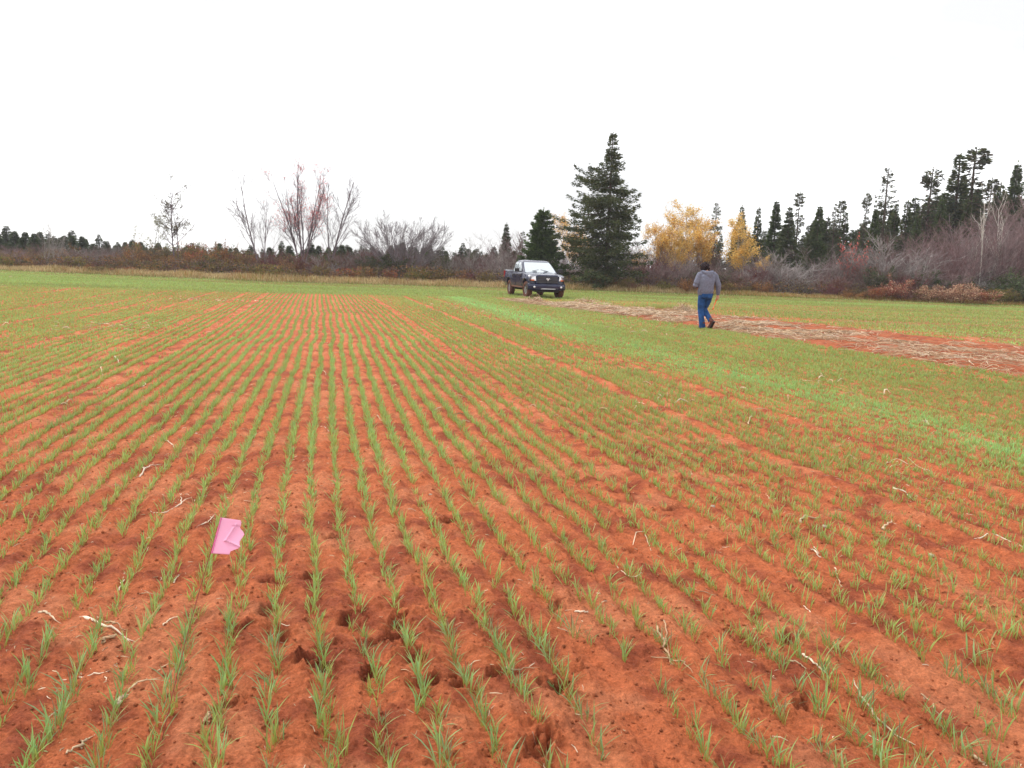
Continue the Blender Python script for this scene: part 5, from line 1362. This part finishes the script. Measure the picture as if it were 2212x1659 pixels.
# --- margin grass and undergrowth (uncountable)
def margin():
    r = np.random.default_rng(77)
    n = 70000; X = r.uniform(-46, 46, n); dY = r.uniform(0, 1, n) ** .9 * 3.4; Y = bound(X) + dY; m = np.abs(X) < .78 * Y; X, Y, dY = X[m], Y[m], dY[m]; n = len(X)
    lft = 1 - sstep(8, 20, X); cl = fbm(X * .5, dY * .5, 3, 140)
    cols = np.array([(.56, .42, .23), (.62, .49, .29), (.46, .36, .16), (.50, .33, .19)])[r.integers(0, 4, n)]
    oth = np.array([(.27, .25, .07), (.42, .19, .07), (.34, .25, .08), (.42, .30, .14)])[r.integers(0, 4, n)]
    pick = (r.random(n) < .15 + .6 * (1 - lft) + .3 * sstep(.5, .6, cl))[:, None]
    ct = np.where(pick, oth, cols) * r.uniform(.8, 1.2, (n, 1)); cb = ct * np.array((.75, .85, .7))
    fr = (dY < .5)[:, None]; ct = np.where(fr & (r.random((n, 1)) < .6), np.array((.17, .20, .06)), ct)
    ln = (.14 + .30 * sstep(.2, 1.6, dY)) * r.uniform(.5, 1.3, n) * (.6 + .9 * cl) * (1 - .35 * (1 - lft))
    g = G(); blades(g, np.stack([X, Y, hgt(X, Y, False)], 1), r.uniform(0, 6.28, n), r.uniform(0, .45, n), r.uniform(0, .35, n), ln, r.uniform(.018, .04, n), cb, ct, 2, r)
    tag(g.build('dry_grass', M_DRYGRASS), 'strip of tall tan dry grass along the field edge', 'grass', kind='stuff')
    # undergrowth reaching back into the trees
    n = 120000; X = r.uniform(-60, 62, n); Y = bound(X) + 2.0 + r.uniform(0, 1, n) ** 1.3 * 24; m = np.abs(X) < .80 * Y; X, Y = X[m], Y[m]; n = len(X)
    top = .55 + .9 * fbm(X * .35, Y * .35, 3, 150) + .8 * sstep(10, 30, X) * sstep(56, 62, Y)
    z = r.random(n) ** .8 * top + hgt(X, Y, False)
    pal = np.array([(.16, .10, .06), (.20, .15, .05), (.11, .08, .06), (.13, .09, .085), (.24, .12, .05), (.07, .075, .03), (.30, .17, .06)])
    ci = np.clip((fbm(X * .30, Y * .3, 3, 151) * 9 - 1).astype(int) + r.integers(-1, 2, n), 0, 6)
    g = G(); kites(g, np.stack([X, Y, z], 1), r.normal(size=(n, 3)) + np.array((0, 0, .6)), r.uniform(.08, .22, n), r.uniform(.02, .05, n), pal[ci] * r.uniform(.7, 1.25, (n, 1)), r)
    tag(g.build('undergrowth', M_LEAF), 'low rust and brown undergrowth between the trees', 'undergrowth', kind='stuff')
    # tufts of grass by the straw heap
    c = gp(1440, 668); n = 900; X = c[0] + r.normal(size=n) * .9; Y = c[1] + .6 + r.normal(size=n) * .35
    g = G(); cb, ct = crop_cols(n, r, .3); blades(g, np.stack([X, Y, hgt(X, Y, False)], 1), r.uniform(0, 6.28, n), r.uniform(.1, .7, n), r.uniform(0, .5, n), r.uniform(.12, .34, n), r.uniform(.008, .016, n), cb, ct, 3, r)
    tag(g.build('weedy_grass', M_BLADE), 'taller weedy grass at the far edge of the straw strip by the heap', 'grass', kind='stuff')
margin()

# ------------------------------------------------------------------ thin haze volume, added to veil and lift the far darks
hg_ = G(); box(hg_, (-260, -40, -3.0), (260, 240, 24))
hm = bpy.data.materials.new('veil_haze'); hm.use_nodes = True
ht = hm.node_tree; ht.nodes.clear()
pv = ht.nodes.new('ShaderNodeVolumePrincipled'); ho_ = ht.nodes.new('ShaderNodeOutputMaterial')
pv.inputs['Color'].default_value = (.97, .97, 1, 1); pv.inputs['Density'].default_value = 0.00045
ht.links.new(pv.outputs[0], ho_.inputs['Volume'])
tag(hg_.build('haze', hm), 'thin pale haze added over the field to lift the dark tones of the trees', 'haze', kind='stuff')
